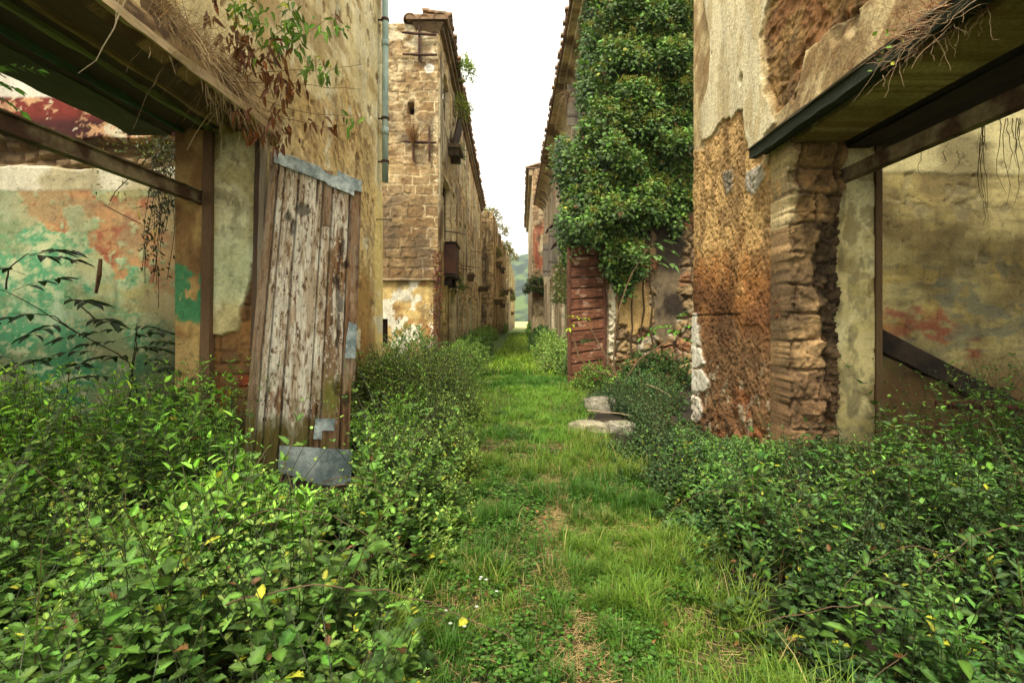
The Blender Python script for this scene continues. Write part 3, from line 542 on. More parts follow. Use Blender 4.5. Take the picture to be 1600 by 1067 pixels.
# the patched door leaf
DP = [np.array(V(376, 738, 5.32)), np.array(V(549, 762, 5.95)), np.array(V(566, 268, 6.05)), np.array(V(424, 232, 5.45))]
def door_pt(s, t, off=0):
    p = DP[0]*(1-s)*(1-t)+DP[1]*s*(1-t)+DP[2]*s*t+DP[3]*(1-s)*t; n = np.cross(DP[1]-DP[0], DP[3]-DP[0]); n /= np.linalg.norm(n); return p+n*off
DW = float(np.linalg.norm(DP[1]-DP[0])); DH = float(np.linalg.norm(DP[3]-DP[0]))
def f_door(u, v):
    s, t = u/DW, v/DH; s = s+.006*(fbm(t*3, t*0, 3, 150)-.5)
    ed = [0, .09, .155, .30, .56, .665, .86, 1.01]; lev = [.0, .012, .0, .018, .012, .016, .0]; h = np.zeros(u.shape); idp = np.zeros(u.shape)
    for i in range(7):
        k = (s >= ed[i]) & (s < ed[i+1]); h = np.where(k, lev[i], h); idp = np.where(k, i, idp)
    gv = np.zeros(u.shape)
    for e_ in ed[1:-1]: gv = np.maximum(gv, ss(.013, .004, np.abs(s-e_)))
    grain = fbm(s*55+.6*fbm(s*5, t*6, 3, 152)*6, t*5, 5, 151, .6); ring = np.sin((fbm(s*4, t*2.2, 3, 153)*60)+s*20)
    wood = mix(flat(C(146, 110, 76), u), C(98, 68, 46), ss(.4, .62, grain)); wood = mix(wood, C(150, 124, 94), ss(.55, .7, fbm(s*12, t*3, 4, 154))*.6)
    pt = ss(-.04, .07, fbm(s*7, t*4.5, 6, 155, .62)-.46+.14*ss(.72, .3, s)+.10*ss(.12, .4, t)-.26*ss(.2, .08, t)-.14*ss(.6, .7, s)-.07*ss(.85, 1, t))
    pt *= ss(.27, .50, fbm(s*60, t*16, 5, 156, .6)+.05*ring+.08)*ss(.30, .46, fbm(s*34, t*42, 5, 162, .7)); pt = np.maximum(pt, .8*ss(.60, .66, fbm(s*40, t*60, 5, 163, .7))*ss(.1, .3, t)*(s < .86)); pt *= 1-.8*((idp == 0)|(idp == 6))
    bat = (s > .565) & (s < .66) & (t > .80) & (t < .985)
    paint = mix(flat(C(232, 222, 200), u), C(196, 176, 148), ss(.45, .65, fbm(s*18, t*10, 4, 157)))
    c = mix(wood, paint, pt*np.where(bat, .25, 1)); h = h+.004*(grain-.5)+.0018*pt
    moss = ss(.48, .62, fbm(s*6, t*9, 5, 158)+.10)*ss(.42, .1, t); c = mix(c, C(110, 104, 48), moss*.75)
    moss2 = ss(.11, .04, np.hypot((s-.76), (t-.27)*1.3)+.05*(grain-.5)); c = mix(c, C(116, 116, 46), moss2*.8)
    dk = np.zeros(u.shape)
    for (a, b_, ra, rb) in ((.22, .80, .05, .02), (.36, .83, .08, .025), (.27, .77, .03, .04), (.80, .73, .04, .04), (.84, .69, .06, .016), (.76, .64, .04, .022), (.81, .56, .05, .035), (.78, .60, .03, .04), (.79, .44, .02, .018), (.80, .50, .02, .06), (.83, .30, .06, .03), (.92, .27, .05, .03), (.5, .9, .02, .05)):
        dk = np.maximum(dk, ss(1.1, .4, np.hypot((s-a)/ra, (t-b_)/rb)+.9*(fbm(s*22, t*30, 4, 159)-.5)))
    c = mix(c, C(42, 30, 20), dk*.75); h -= .02*dk
    c = c*(1-.6*gv[..., None]); h -= .016*gv; h += .018*bat
    c = c*(.78+.44*fbm(s*40, t*30, 4, 160))[..., None]
    return h, c
def keep_door(u, v):
    s, t = u/DW, v/DH
    return ~((t > .985-.018*(s > .3)-.02*(s > .66)+.012*fbm(s*9, s*0, 3, 161)) | ((s > .86) & (t > .972)) | ((s > .80) & (s < .87) & (np.abs(t-.315) < .03)) | ((s > .965) & (t < .33)) | (np.hypot((s-.80)/.02, (t-.655)/.010) < 1) | ((np.abs(s-.625) < .008) & (t > .14) & (t < .24)))
door = relief('door', [tuple(p) for p in DP], (DW, DH), .0062, f_door, M_WOODV, HL, .05, keep_door)
def sheet(name, pts, off=.03, bulge=.006, m=M_ZINC, nails=True, par=None):
    pts = np.array(pts); n = len(pts); b = MB()
    f = np.array([door_pt(s, t, off+bulge*(_h(np.array(i*1.), np.array(2.), 3)-.5)) for i, (s, t) in enumerate(pts)])
    bk = np.array([door_pt(s, t, off-.005) for s, t in pts]); b.add(f, [np.arange(n)[None]], (.3, .3, .3)); b.add(bk, [np.arange(n)[::-1][None]], (.3, .3, .3))
    a = np.arange(n); c_ = (a+1) % n; b.add(np.concatenate([f, bk]), [np.stack([a+n, c_+n, c_, a], -1)], (.3, .3, .3))
    nf = sum(len(q) for q in b.f)
    if nails:
        for i in range(n):
            p, q = pts[i], pts[(i+1) % n]; L = np.hypot((q-p)[0]*DW, (q-p)[1]*DH)
            cen = pts.mean(0)
            for k in range(int(L/.07)):
                w_ = p+(q-p)*(k+.5)/int(L/.07); w_ = w_+(cen-w_)*np.minimum(.012/np.maximum(np.abs((cen-w_))*[DW, DH], .02), .3)
                o_ = door_pt(w_[0], w_[1], off+.004); ux = (DP[1]-DP[0])/DW*.007; uz = np.array([0, 0, .007])
                b.add([o_-ux, o_-uz, o_+ux, o_+uz], np.array([[0, 1, 2, 3]]), (.05, .05, .05))
    o = b.build(name, m, door); o.data.materials.append(M_RUST); mi = np.zeros(len(o.data.polygons), np.int32); mi[nf:] = 1; o.data.polygons.foreach_set('material_index', mi); return o
sheet('metal_strip', [(.03, .955), (.20, .948), (.40, .940), (.58, .934), (.60, .926), (.80, .918), (.90, .912), (.90, .930), (.985, .930), (.985, .966), (.80, .972), (.70, .980), (.695, .962), (.60, .960), (.52, .972), (.50, .978), (.34, .982), (.18, .988), (.03, .994)], off=.05)
sheet('metal_plate', [(.875, .40), (.985, .405), (.99, .51), (.90, .515), (.88, .46)], off=.04)
sheet('corner_patch', [(.60, .135), (.68, .138), (.682, .165), (.80, .17), (.80, .208), (.61, .198)], off=.04)
b = MB(); ns, ntt = 28, 14
S_, T_ = np.meshgrid(np.linspace(.30, .985, ns), np.linspace(-.06, .10, ntt), indexing='ij'); T_ = T_+(S_-.3)*.03
nn_ = np.cross(DP[1]-DP[0], DP[3]-DP[0]); nn_ /= np.linalg.norm(nn_)
pp = np.array([[door_pt(S_[i, j], T_[i, j], .040+.014*(fbm(np.array(S_[i, j]*7), np.array(T_[i, j]*20+5), 3, 170)-.3)) for j in range(ntt)] for i in range(ns)])
id_ = np.arange(ns*ntt).reshape(ns, ntt); q = np.stack([id_[:-1, :-1], id_[1:, :-1], id_[1:, 1:], id_[:-1, 1:]], -1).reshape(-1, 4)
b.add(pp.reshape(-1, 3), q, (.3, .3, .3)); b.add(pp.reshape(-1, 3)-nn_*.004, q[:, ::-1], (.3, .3, .3)); b.build('kick_plate', M_ZINC, door, True)
# downpipe with clamps
b = MB(); px_, py_ = -2.66, 10.12
tubes(b, [(px_, py_, 4.32), (px_, py_, 5.9), (px_+.005, py_, 7.2), (px_, py_, 8.7)], [.062, .062, .062, .062], (.3, .3, .3), 16); tubes(b, [(px_, py_, 5.25), (px_, py_, 5.4)], [.074, .074], (.3, .3, .3), 16); tubes(b, [(px_, py_, 7.0), (px_, py_, 7.12)], [.072, .072], (.3, .3, .3), 16)
pipe = b.build('downpipe', M_PIPE, HL, True)
b = MB()
for z in (4.7, 5.55, 7.5): tubes(b, [(px_, py_, z), (px_, py_, z+.05)], [.078, .078], (.3, .3, .3), 14); b.box((px_-.14, py_-.01, z+.01), (px_-.05, py_+.01, z+.04))
b.build_each('clamp', M_RUST, pipe, per=2)
b = MB()
for (a, c_) in (((585, 343, 10.0), (612, 343, 9.7)), ): tubes(b, [V(*a), V(*c_)], [.012, .01], (.1, .1, .1), 5)
b.build('iron_rod', M_RUST, HL)
#PART3
# ================================================================== LEFT TOWER HOUSE
HT = thing('tower_house', 'tall block-stone house with iron wall ties and a clay-tiled eave, past the blue downpipe', 'house', (-4.5, 16, 0), 'ruined houses of the lane')
YT = 16.0; XT = -2.54; XT2, YT2 = -3.25, 43.0; ZT = 11.0
T0 = -6.2
def T_q(x, y): p = onY(x, y, YT); return (p[0]-T0, p[1])
def f_tower(u, v):
    a, idd = ashlar(u, v, .50, .325, 180, .08, .010); f = fbm(u*1.2, v*1.2, 5, 181); g = fbm(u*9, v*9, 4, 182, .6)
    c = mix(flat(C(142, 112, 72), u), C(176, 150, 106), idd); c = mix(c, C(204, 184, 142), ss(.46, .62, fbm(u*2.2, v*2.2, 6, 190, .62))*ss(4.5, 8, v)*.8); c = mix(c, C(112, 86, 56), ss(6.4, 4.0, v)*.7*ss(.3, .6, fbm(u*2, v*2, 4, 183)+.1)); c = mix(c, C(128, 100, 66), ss(.52, .62, fbm(u*1.5, v*4, 6, 191, .62))*.6)
    mort = (1-a); c = mix(c, mix(flat(C(214, 194, 150), u), C(96, 78, 52), ss(.45, .55, fbm(u*1.5, v*1.5, 3, 184))), mort*.85)
    fc = facet(u, v, 5, 192)*.025+facet(u, v, 14, 193)*.008; h = .02*a*(.4+idd)+.02*(g-.5)+fc*a
    pl = ss(-.01, .01, 2.86-v); pc = mix(flat(C(206, 176, 112), u), C(168, 128, 76), ss(.42, .6, fbm(u*2, v*2, 5, 185))); pc = mix(pc, C(228, 218, 190), ss(.55, .6, fbm(u*2.4, v*2.4, 5, 186)+.1*ss(2, 1.3, v)))
    c = mix(c, pc, pl); h = h*(1-pl)+pl*(-.03+.01*g)
    led = ss(.05, .02, np.abs(v-2.90)); c = mix(c, C(150, 132, 100), led*.8); h += .08*led
    th = ss(9.6, 10.1, v+.5*(f-.5)); c = mix(c, C(212, 196, 160), ss(.5, .6, fbm(u*4, v*4, 5, 187))*th); h += th*.03*(fbm(u*5, v*5, 4, 188)-.5)
    q = T_q(671, 105); k = ss(.17, .13, np.hypot(u-q[0], v-q[1])); c = mix(c, C(236, 230, 214), k)
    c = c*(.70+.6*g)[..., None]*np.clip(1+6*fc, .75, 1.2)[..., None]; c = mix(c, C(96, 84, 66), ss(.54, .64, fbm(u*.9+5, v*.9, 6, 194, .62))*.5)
    return h, c
hole = [T_q(637, 177), T_q(648, 158)]
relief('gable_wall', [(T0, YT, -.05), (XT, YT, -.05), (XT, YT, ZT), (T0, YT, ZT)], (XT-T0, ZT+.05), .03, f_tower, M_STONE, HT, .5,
       lambda u, v: ~(((u > hole[0][0]) & (u < hole[1][0]) & (v > hole[0][1]) & (v < hole[1][1])) | ((u < T_q(606, 0)[0]) & (v > T_q(0, 540)[1]) & (v < T_q(0, 496)[1]) & (u > T_q(606, 0)[0]-1)) | (v > ZT-.06-.08*fbm(u*2.5, u*0, 3, 189))))
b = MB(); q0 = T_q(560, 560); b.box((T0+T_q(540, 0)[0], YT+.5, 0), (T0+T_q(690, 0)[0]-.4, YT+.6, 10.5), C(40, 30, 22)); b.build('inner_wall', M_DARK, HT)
LS = math.hypot(XT2-XT, YT2-YT); dS = np.array([(XT2-XT)/LS, (YT2-YT)/LS, 0])
WT = [(.7, 2.5, 8.2, 9.9), (.8, 2.7, 4.3, 6.4), (6.6, 7.6, 7.8, 9.4), (6.2, 7.4, 4.3, 6.0), (11.5, 12.5, 7.8, 9.5), (11.3, 12.4, 4.2, 6.0), (16.5, 17.6, 7.8, 9.5), (16.5, 17.6, 4.2, 6.1), (22, 23.1, 7.8, 9.5), (22, 23.1, 4.2, 6.1),
      (3.0, 4.8, -.1, 2.7), (8.8, 10.0, .6, 2.2), (12.0, 14.0, -.1, 2.9), (18.6, 19.8, -.1, 2.8), (23.6, 24.8, -.1, 2.8), (3.7, 4.6, 4.8, 6.6), (3.6, 4.4, 8.0, 9.4), (9.0, 10.2, 4.6, 6.4), (9.0, 10.0, 7.9, 9.3), (14.2, 15.2, 4.4, 6.2), (19.6, 20.6, 4.3, 6.2), (15.4, 16.4, .2, 2.4), (6.3, 7.4, -.1, 2.6)]
def mk_far(seed, base, light, dark, winds, ztop, crumble=.0, red=None, coat=.5):
    def fn(u, v):
        f = fbm(u*.5, v*.5, 5, seed); st = fbm(u*2.6, v*.5, 5, seed+1); g = fbm(u*5, v*5, 4, seed+2, .6); sl = fbm(u*1.3-v*.6, v*1.5, 5, seed+3)
        c = mix(flat(base, u), light, ss(.42, .6, f)); c = mix(c, dark, ss(.46, .60, st)*.9); c = mix(c, np.asarray(light)*1.02, ss(.55, .66, sl)*.6); c = mix(c, np.asarray(dark)*.75, ss(.52, .6, fbm(u*1.6, v*.35+7, 6, seed+9, .62))*.7)
        ex = ss(coat, coat+.05, fbm(u*.9, v*.8, 6, seed+4, .6)); a, idd = ashlar(u, v, .6, .38, seed+5, .1, .02)
        sc_ = mix(flat(np.asarray(base)*.8, u), np.asarray(base)*1.15, idd); c = mix(c, mix(np.asarray(dark)*.7, sc_, a), ex); h = .05*(1-ex)+.03*a*ex+.05*(g-.5)*(.3+ex)
        if red is not None: c = mix(c, red, ss(.58, .66, fbm(u*.8+9, v*.8, 5, seed+6))*.6)
        for (a0, a1, b0, b1) in winds:                              # stone surrounds and the run-off stain under each sill
            k = ss(.16, .12, np.maximum(np.maximum(a0-u, u-a1), np.maximum(b0-v, v-b1))); c = mix(c, np.asarray(light)*.92, k*.7); h += .03*k
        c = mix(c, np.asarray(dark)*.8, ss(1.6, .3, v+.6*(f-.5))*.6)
        return h, c*(.72+.56*g)[..., None]
    def kp(u, v):
        k = v < ztop-crumble*(.2+fbm(u*.5, u*0, 5, seed+7)+.0)
        for i, (a0, a1, b0, b1) in enumerate(winds):
            e = .05*(fbm(v*3, v*0+i, 3, seed+8)-.5)
            k &= ~((u > a0+e) & (u < a1-e) & (v > b0+e) & (v < b1+e))
        return k
    return fn, kp
fn, kp = mk_far(200, C(202, 172, 118), C(234, 216, 172), C(112, 86, 58), WT, 99)
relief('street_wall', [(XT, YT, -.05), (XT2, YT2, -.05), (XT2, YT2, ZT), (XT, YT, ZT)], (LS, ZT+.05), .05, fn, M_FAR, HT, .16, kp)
def along(P0, d, s, out, z, side=1):                                # point s metres along a facade, `out` metres towards the street
    n = np.array([d[1], -d[0], 0])*side; p = np.array([P0[0], P0[1], 0])+d*s+n*out; return np.array([p[0], p[1], z])
def abox(b, P0, d, s0, s1, o0, o1, z0, z1, col, side=1):
    A = [along(P0, d, s, o, z0, side) for s, o in ((s0, o0), (s1, o0), (s1, o1), (s0, o1))]; B = [a+np.array([0, 0, z1-z0]) for a in A]
    b.hexa(A+B, col)
def frames(P0, d, winds, par, side=1, idx=None, col=C(112, 96, 74), shut=None):
    """a wooden frame with mullion and loose shutter in each opening that still has one"""
    for i, (a0, a1, b0, b1) in enumerate(winds):
        if idx is not None and i not in idx: continue
        b = MB()
        for (s0, s1, z0, z1) in ((a0, a0+.08, b0, b1), (a1-.08, a1, b0, b1), (a0+.08, a1-.08, b1-.09, b1), ((a0+a1)/2-.04, (a0+a1)/2+.04, b0, b1-.09), (a0+.08, a1-.08, b0+(b1-b0)*.62, b0+(b1-b0)*.62+.05)):
            abox(b, P0, d, s0, s1, -.15, -.09+.003*(z0 > b0), z0, z1, col, side)
        w_ = b.build('window', M_WOODV, par)
        if shut and i in shut:
            b = MB(); n = 6
            for k in range(n): abox(b, P0, d, a0-.03, a0+.02, .04+k*.09, .04+(k+1)*.09-.008, b0, b1, C(120, 112, 98)*(.8+.4*rng.random()), side)
            abox(b, P0, d, a0-.05, a0-.03, .04, .58, b0+.3, b0+.38, C(100, 92, 80), side); abox(b, P0, d, a0-.05, a0-.03, .04, .58, b1-.4, b1-.32, C(100, 92, 80), side)
            b.build('shutter', M_WOODV, w_)
P0T = (XT, YT)
frames(P0T, dS, WT, HT, 1, [0, 1, 3, 5, 7, 9, 4], C(128, 112, 86), [])
# dark interior lining so openings show a room behind, not the sky
b = MB(); abox(b, P0T, dS, .5, LS, -3.2, -3.1, 0, ZT-.3, C(70, 58, 42)); abox(b, P0T, dS, .5, LS, -3.1, -.46, ZT-.6, ZT-.45, C(60, 48, 36)); abox(b, P0T, dS, .5, LS, -3.1, -.46, 3.3, 3.5, C(60, 48, 36)); b.build_each('floor_or_shade_slab', M_FAR, HT)
def tile_roof(P0, d, L, side, z, over, run, slope, par, tile=.23, name='roof', gaps=(), wall_in=.3):
    """under-and-over clay tiles: rounded rows running down to a ragged eave"""
    b = MB(); n = int(L/tile); k = np.linspace(0, np.pi, 7)
    for i in range(n):
        s = i*tile
        if any(g0 < s < g1 for g0, g1 in gaps): continue
        rg = random.Random(i*7+int(L)); jit = rg.uniform(-.06, .06)
        rows = []
        o = over+jit
        segs = 5
        for q_ in range(segs):
            o_ = o-q_*run/segs-(.0 if q_ == 0 else 0); z_ = z+(over-o_)*slope+rg.uniform(-.01, .01)
            for oo, zl in ((o_, .0), (o_-run/segs-.03, -.025)):
                rows.append([along(P0, d, s+tile/2-math.cos(a)*tile*.42, oo, z_+(over-oo-(over-o_))*slope+zl+math.sin(a)*tile*.40, side) for a in k])
        R_a = np.array(rows); m_, kk = R_a.shape[:2]; id_ = np.arange(m_*kk).reshape(m_, kk)
        f = np.stack([id_[:-1, :-1], id_[1:, :-1], id_[1:, 1:], id_[:-1, 1:]], -1).reshape(-1, 4)
        tc_ = rg.uniform(.7, 1.3)
        b.add(R_a.reshape(-1, 3), f, (.3, .3, .3)); b.add(R_a.reshape(-1, 3)-[0, 0, .018], f[:, ::-1], (.3, .3, .3))
        # front lip
        fr = R_a[0]; b.add(np.concatenate([fr, fr-[0, 0, .018]]), np.stack([np.arange(kk-1), np.arange(1, kk), np.arange(1, kk)+kk, np.arange(kk-1)+kk], -1), (.3, .3, .3))
    abox(b, P0, d, 0, L, over-run, over-.05, z-.07, z-.02, (.3, .3, .3), side)
    return b.build(name, M_TILE, par)
rf = tile_roof((XT+.0, YT-.15), dS, LS+.2, 1, ZT+.08, .42, .9, .16, HT, .24, gaps=((3.2, 4.3),))
b = MB()
for i in range(46): abox(b, P0T, dS, .2+i*.58, .29+i*.58, -.3, .34, ZT-.08, ZT+.005, C(92, 74, 52)*(.7+.6*rng.random()))
b.build_each('rafter', M_WOODV, rf)
b = MB(); abox(b, P0T, dS, .0, LS, .0, .16, ZT-.34, ZT-.1, C(142, 120, 88)); abox(b, P0T, dS, .0, LS, .0, .26, ZT-.2, ZT-.09, C(150, 128, 92)); b.build('cornice', M_FAR, HT)
# the three raised ridge-end tiles over the gable
b = MB(); k = np.linspace(-.25, np.pi+.25, 9)
for (xc, r_) in ((640, .20), (663, .17), (688, .23)):
    c0 = np.array(V(xc, 30, YT-.22)); rows = []
    for q_, y_ in enumerate((0, .5, .5, 1.1)):
        rr = r_*(1, .9, 1., .9)[q_]; rows.append([[c0[0]-math.cos(a)*rr, c0[1]+y_, c0[2]+math.sin(a)*rr+.05*q_] for a in k])
    R_a = np.array(rows); id_ = np.arange(36).reshape(4, 9); f = np.stack([id_[:-1, :-1], id_[1:, :-1], id_[1:, 1:], id_[:-1, 1:]], -1).reshape(-1, 4); b.add(R_a.reshape(-1, 3), f, (.3, .3, .3))
    R_b = R_a-[0, 0, .03]; b.add(R_b.reshape(-1, 3), f[:, ::-1], (.3, .3, .3)); b.add(np.concatenate([R_a[0], R_b[0]]), np.stack([np.arange(8), np.arange(1, 9), np.arange(1, 9)+9, np.arange(8)+9], -1), (.3, .3, .3))
p0, p1 = V(634, 34, YT-.2), V(700, 34, YT-.2); b.hexa([(p0[0], YT-.2, ZT-.12), (p1[0], YT-.2, ZT-.12), (p1[0], YT+1, ZT-.12), (p0[0], YT+1, ZT-.12), (p0[0], YT-.2, ZT+.03), (p1[0], YT-.2, ZT+.03), (p1[0], YT+1, ZT+.1), (p0[0], YT+1, ZT+.1)], (.3, .3, .3))
b.build('ridge_tile', M_TILE, rf)
b = MB(); g0 = V(646, 60, YT-.12); b.hexa([V(650, 48, YT-.02), V(686, 52, YT-.02), V(686, 52, YT+.3), V(650, 48, YT+.3), V(644, 34, YT-.17), V(694, 34, YT-.17), V(694, 34, YT+.3), V(644, 34, YT+.3)], C(120, 98, 68)); b.build('corbel', M_FAR, HT)
for k_, bars in enumerate(([((655, 38), (655, 96)), ((628, 51), (682, 55)), ((629, 85), (683, 86))], [((646, 196), (646, 251)), ((671, 197), (671, 253)), ((630, 221), (682, 223))])):
    b = MB()
    for i, (p, q) in enumerate(bars): tubes(b, [V(*p, YT-.09-.03*(i > 0)), V((p[0]+q[0])/2, (p[1]+q[1])/2+.5, YT-.12-.03*(i > 0)), V(*q, YT-.09-.03*(i > 0))], [.03, .045, .035], (.1, .1, .1), 6)
    b.build('wall_tie', M_RUST, HT)
# brown metal balcony box, brackets and rods
b = MB(); abox(b, P0T, dS, 1.0, 2.5, .02, .42, 3.15, 4.15, C(80, 50, 36)); bx_ = b.build('balcony_box', mat('brown_sheet_iron', base=C(74, 46, 32), second=C(98, 62, 42), rough=.7, attr=False, gscale=6), HT)
b = MB(); abox(b, P0T, dS, .95, 2.55, -.02, .46, 3.03, 3.12, C(60, 46, 34)); abox(b, P0T, dS, .95, 2.55, -.02, .46, 4.16, 4.20, C(60, 46, 34))
for s in (1.1, 2.3): abox(b, P0T, dS, s, s+.08, 0, .3, 2.75, 3.02, C(60, 46, 34))
b.build_each('bracket', M_DARK, bx_)
b = MB()
for (s, z, o) in ((1.2, 4.55, .75), (3.3, 3.55, .8), (4.2, 2.9, .75), (1.5, 3.0, .6), (8, 4.1, .8), (14, 5.6, .8)): tubes(b, [along(P0T, dS, s, -.1, z+.05), along(P0T, dS, s+.1, o*.6, z), along(P0T, dS, s+.2, o, z-.05)], [.018, .018, .014], (.1, .1, .1), 5)
b.build_each('iron_rod', M_RUST, HT)
b = MB()
for (s, z, w_, o) in ((2.2, 7.75, 1.3, .5), (11.3, 4.0, 1.3, .4), (21.9, 4.0, 1.4, .9)): abox(b, P0T, dS, s, s+w_, 0, o, z, z+.12, C(120, 100, 72)); abox(b, P0T, dS, s+.1, s+.25, 0, o*.8, z-.25, z-.002, C(96, 78, 56)); abox(b, P0T, dS, s+w_-.25, s+w_-.1, 0, o*.8, z-.25, z-.002, C(96, 78, 56))
b.build_each('balcony_slab', M_FAR, HT, per=3)
b = MB(); A = [along(P0T, dS, s, o, z) for s, o, z in ((2.7, .08, 7.9), (3.9, .08, 7.9), (3.9, .16, 7.9), (2.7, .16, 7.9))]; B = [along(P0T, dS, s, o, z) for s, o, z in ((2.7, .35, 9.0), (3.9, .35, 9.0), (3.9, .42, 9.0), (2.7, .42, 9.0))]
b.hexa(A+B, C(64, 48, 34)); b.build('awning_board', M_WOODV, HT)

# ================================================================== LEFT FARTHER HOUSES
def rough_house(label, corners, ztop, seed, winds, base, light, dark, slabs, crumble=1.2, res=.09):
    """corners: (x,y) of the camera-side inner end, the street corner and the far street corner"""
    (xa, ya), (xb, yb), (xc, yc) = corners
    H_ = thing('ruined_house', label, 'house', (xa, (ya+yc)/2, 0), 'ruined houses of the lane')
    l1 = math.hypot(xb-xa, yb-ya); l2 = math.hypot(xc-xb, yc-yb)
    fn, kp = mk_far(seed, base, light, dark, [], ztop+.3, crumble*.6); P = lambda x, y, z: (x, y, z)
    relief('end_wall', [(xa, ya, -.05), (xb, yb, -.05), (xb, yb, ztop), (xa, ya, ztop)], (l1, ztop), res*.7, fn, M_FAR, H_, .5, kp)
    fn, kp = mk_far(seed+40, base, light, dark, winds, ztop+.3, crumble)
    relief('street_wall', [(xb, yb, -.05), (xc, yc, -.05), (xc, yc, ztop), (xb, yb, ztop)], (l2, ztop), res, fn, M_FAR, H_, .18, kp)
    d = np.array([(xc-xb)/l2, (yc-yb)/l2, 0])
    for (s, z, w_, o) in slabs:
        b = MB(); abox(b, (xb, yb), d, s, s+w_, -.1, o, z, z+.18, base); abox(b, (xb, yb), d, s+.1, s+.35, 0, o*.7, z-.4, z-.002, dark); abox(b, (xb, yb), d, s+w_-.35, s+w_-.1, 0, o*.7, z-.4, z-.002, dark); b.build('balcony_slab', M_FAR, H_)
    b = MB(); abox(b, (xb, yb), d, .6, l2, -3.4, -3.2, 0, ztop-1.2, dark); abox(b, (xb, yb), d, .6, l2, -3.1, -.52, 3.2, 3.4, dark); abox(b, (xb, yb), d, .6, l2, -3.1, -.52, 6.2, 6.4, dark); b.build_each('floor_or_shade_slab', M_FAR, H_)
    return H_, d
base_, light_, dark_ = C(176, 148, 102), C(208, 182, 134), C(96, 78, 50)
H3, d3 = rough_house('crumbling roofless house with overgrown top and jutting dark balconies, after the stone tower house', [(-3.4, 43.6), (-2.28, 43.9), (-1.75, 66)], 11.0, 240,
    [(3, 4.3, 7.4, 9), (9, 10.4, 7.2, 9), (3, 4.3, 3.6, 5.4), (9, 10.4, 3.6, 5.4), (14, 15.3, 3.6, 5.4), (5.5, 7, -.1, 2.8), (12, 13.4, -.1, 2.8), (18, 19.5, -.1, 2.8), (18, 19.5, 4, 6)], base_, light_, dark_, [(2.4, 6.9, 2.8, .55), (.3, 3.4, 3.2, .9), (8.5, 7, 3, .5), (8.5, 3.3, 3, .6), (15, 5, 3, .7)])
H4, d4 = rough_house('ruined house with grassy broken wall head, last before the meadow and after the roofless house', [(-2.2, 68), (-1.52, 68.3), (-1.05, 108)], 11.2, 280,
    [(4, 6, 6.8, 9), (12, 14, 6.8, 9), (4, 6, 3, 5.4), (12, 14, 3, 5.4), (22, 24, 3, 5.4), (8, 10, -.1, 2.6), (18, 20, -.1, 2.6)], base_, light_, dark_, [(3, 5.9, 4, .5), (11, 2.8, 4, .6)], 1.6, .14)

# ================================================================== RIGHT SECOND HOUSE
P0R = (2.20, 12.8); P1R = (1.86, 38.5); LR = math.hypot(P1R[0]-P0R[0], P1R[1]-P0R[1]); dR = np.array([(P1R[0]-P0R[0])/LR, (P1R[1]-P0R[1])/LR, 0]); ZR = 10.2
HB = thing('ivy_clad_house', 'cream stucco house with deep eaves and a rubble end wall covered in ivy', 'house', (4, 13, 0), 'ruined houses of the lane')
def U_(pts): return [(onY(a, b_, 12.8)[0]-2.2, onY(a, b_, 12.8)[1]) for a, b_ in pts]
def f_rub(u, v):
    wf1, wf2, idd = worley(u*2.3+.5*fbm(u*2, v*2, 3, 300), v*2.9+.5*fbm(u*2, v*2, 3, 301), 302); w1, w2, id2 = worley(u*6, v*7, 303)
    st = ss(.03, .20, wf2-wf1); f = fbm(u*1.5, v*1.5, 5, 304); g = fbm(u*10, v*10, 4, 305, .65)
    c = mix(flat(C(122, 100, 72), u), C(176, 148, 104), idd); c = mix(c, C(196, 184, 156), (idd > .72)*ss(.42, .55, fbm(u*3, v*3, 4, 306))); c = mix(c, C(150, 88, 56), ss(.55, .68, fbm(u*3, v*3, 4, 307))*.6); c = mix(C(74, 60, 42)*np.ones(3), c, .35+.65*st)
    h = .07*st*(.5+idd)+.06*facet(u, v, 4.5, 312)+.02*facet(u, v, 12, 313)+.03*(ss(0, .2, w2-w1))+.03*(g-.5)
    ren = pm(u, v, U_([(1020, 320), (1062, 360), (1066, 480), (1040, 540), (1018, 520), (1022, 420)]), .04, .3, 2, 308); c = mix(c, mix(flat(C(122, 106, 80), u), C(60, 50, 38), ss(.42, .6, f)), ren); h = h*(1-ren)+(.06+.01*g)*ren  # ren: render panel, its colour darkened to stand in for the recess's shadow
    och = pm(u, v, U_([(960, 430), (1010, 420), (1020, 500), (985, 520), (958, 500)]), .03, .25, 3, 309); c = mix(c, C(190, 156, 98), och*.9); h = h*(1-och)+.11*och
    drk = ss(U_([(1050, 0)])[0][0], U_([(1085, 0)])[0][0], u); c = c*(1-.0*drk[..., None]*ss(.3,.6,fbm(u*2,v*1.3,3,311)+.1)[...,None])
    jb = ss(.02, .0, np.abs(u-.10)-.075)*ss(3.0, 2.8, v); c = mix(c, C(212, 200, 170), jb*ss(.36, .45, fbm(u*7, v*4, 4, 310))); h += .04*jb
    return h, c*(.62+.76*g)[..., None]
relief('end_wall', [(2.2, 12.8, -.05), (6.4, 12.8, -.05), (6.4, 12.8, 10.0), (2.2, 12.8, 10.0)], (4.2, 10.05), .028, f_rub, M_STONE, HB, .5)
WR = [(4.1, 5.2, 8.0, 9.35), (3.9, 5.0, 4.2, 6.2), (8.2, 9.3, 7.6, 9.1), (8.2, 9.3, 4.2, 6.2), (13, 14.1, 7.6, 9.1), (13, 14.1, 4.2, 6.2), (18, 19.1, 7.6, 9.1), (18, 19.1, 4.2, 6.2), (22.5, 23.6, 7.6, 9.1), (22.5, 23.6, 4.2, 6.2), (9.8, 11.2, -.1, 2.8), (16, 17.4, -.1, 2.8)]
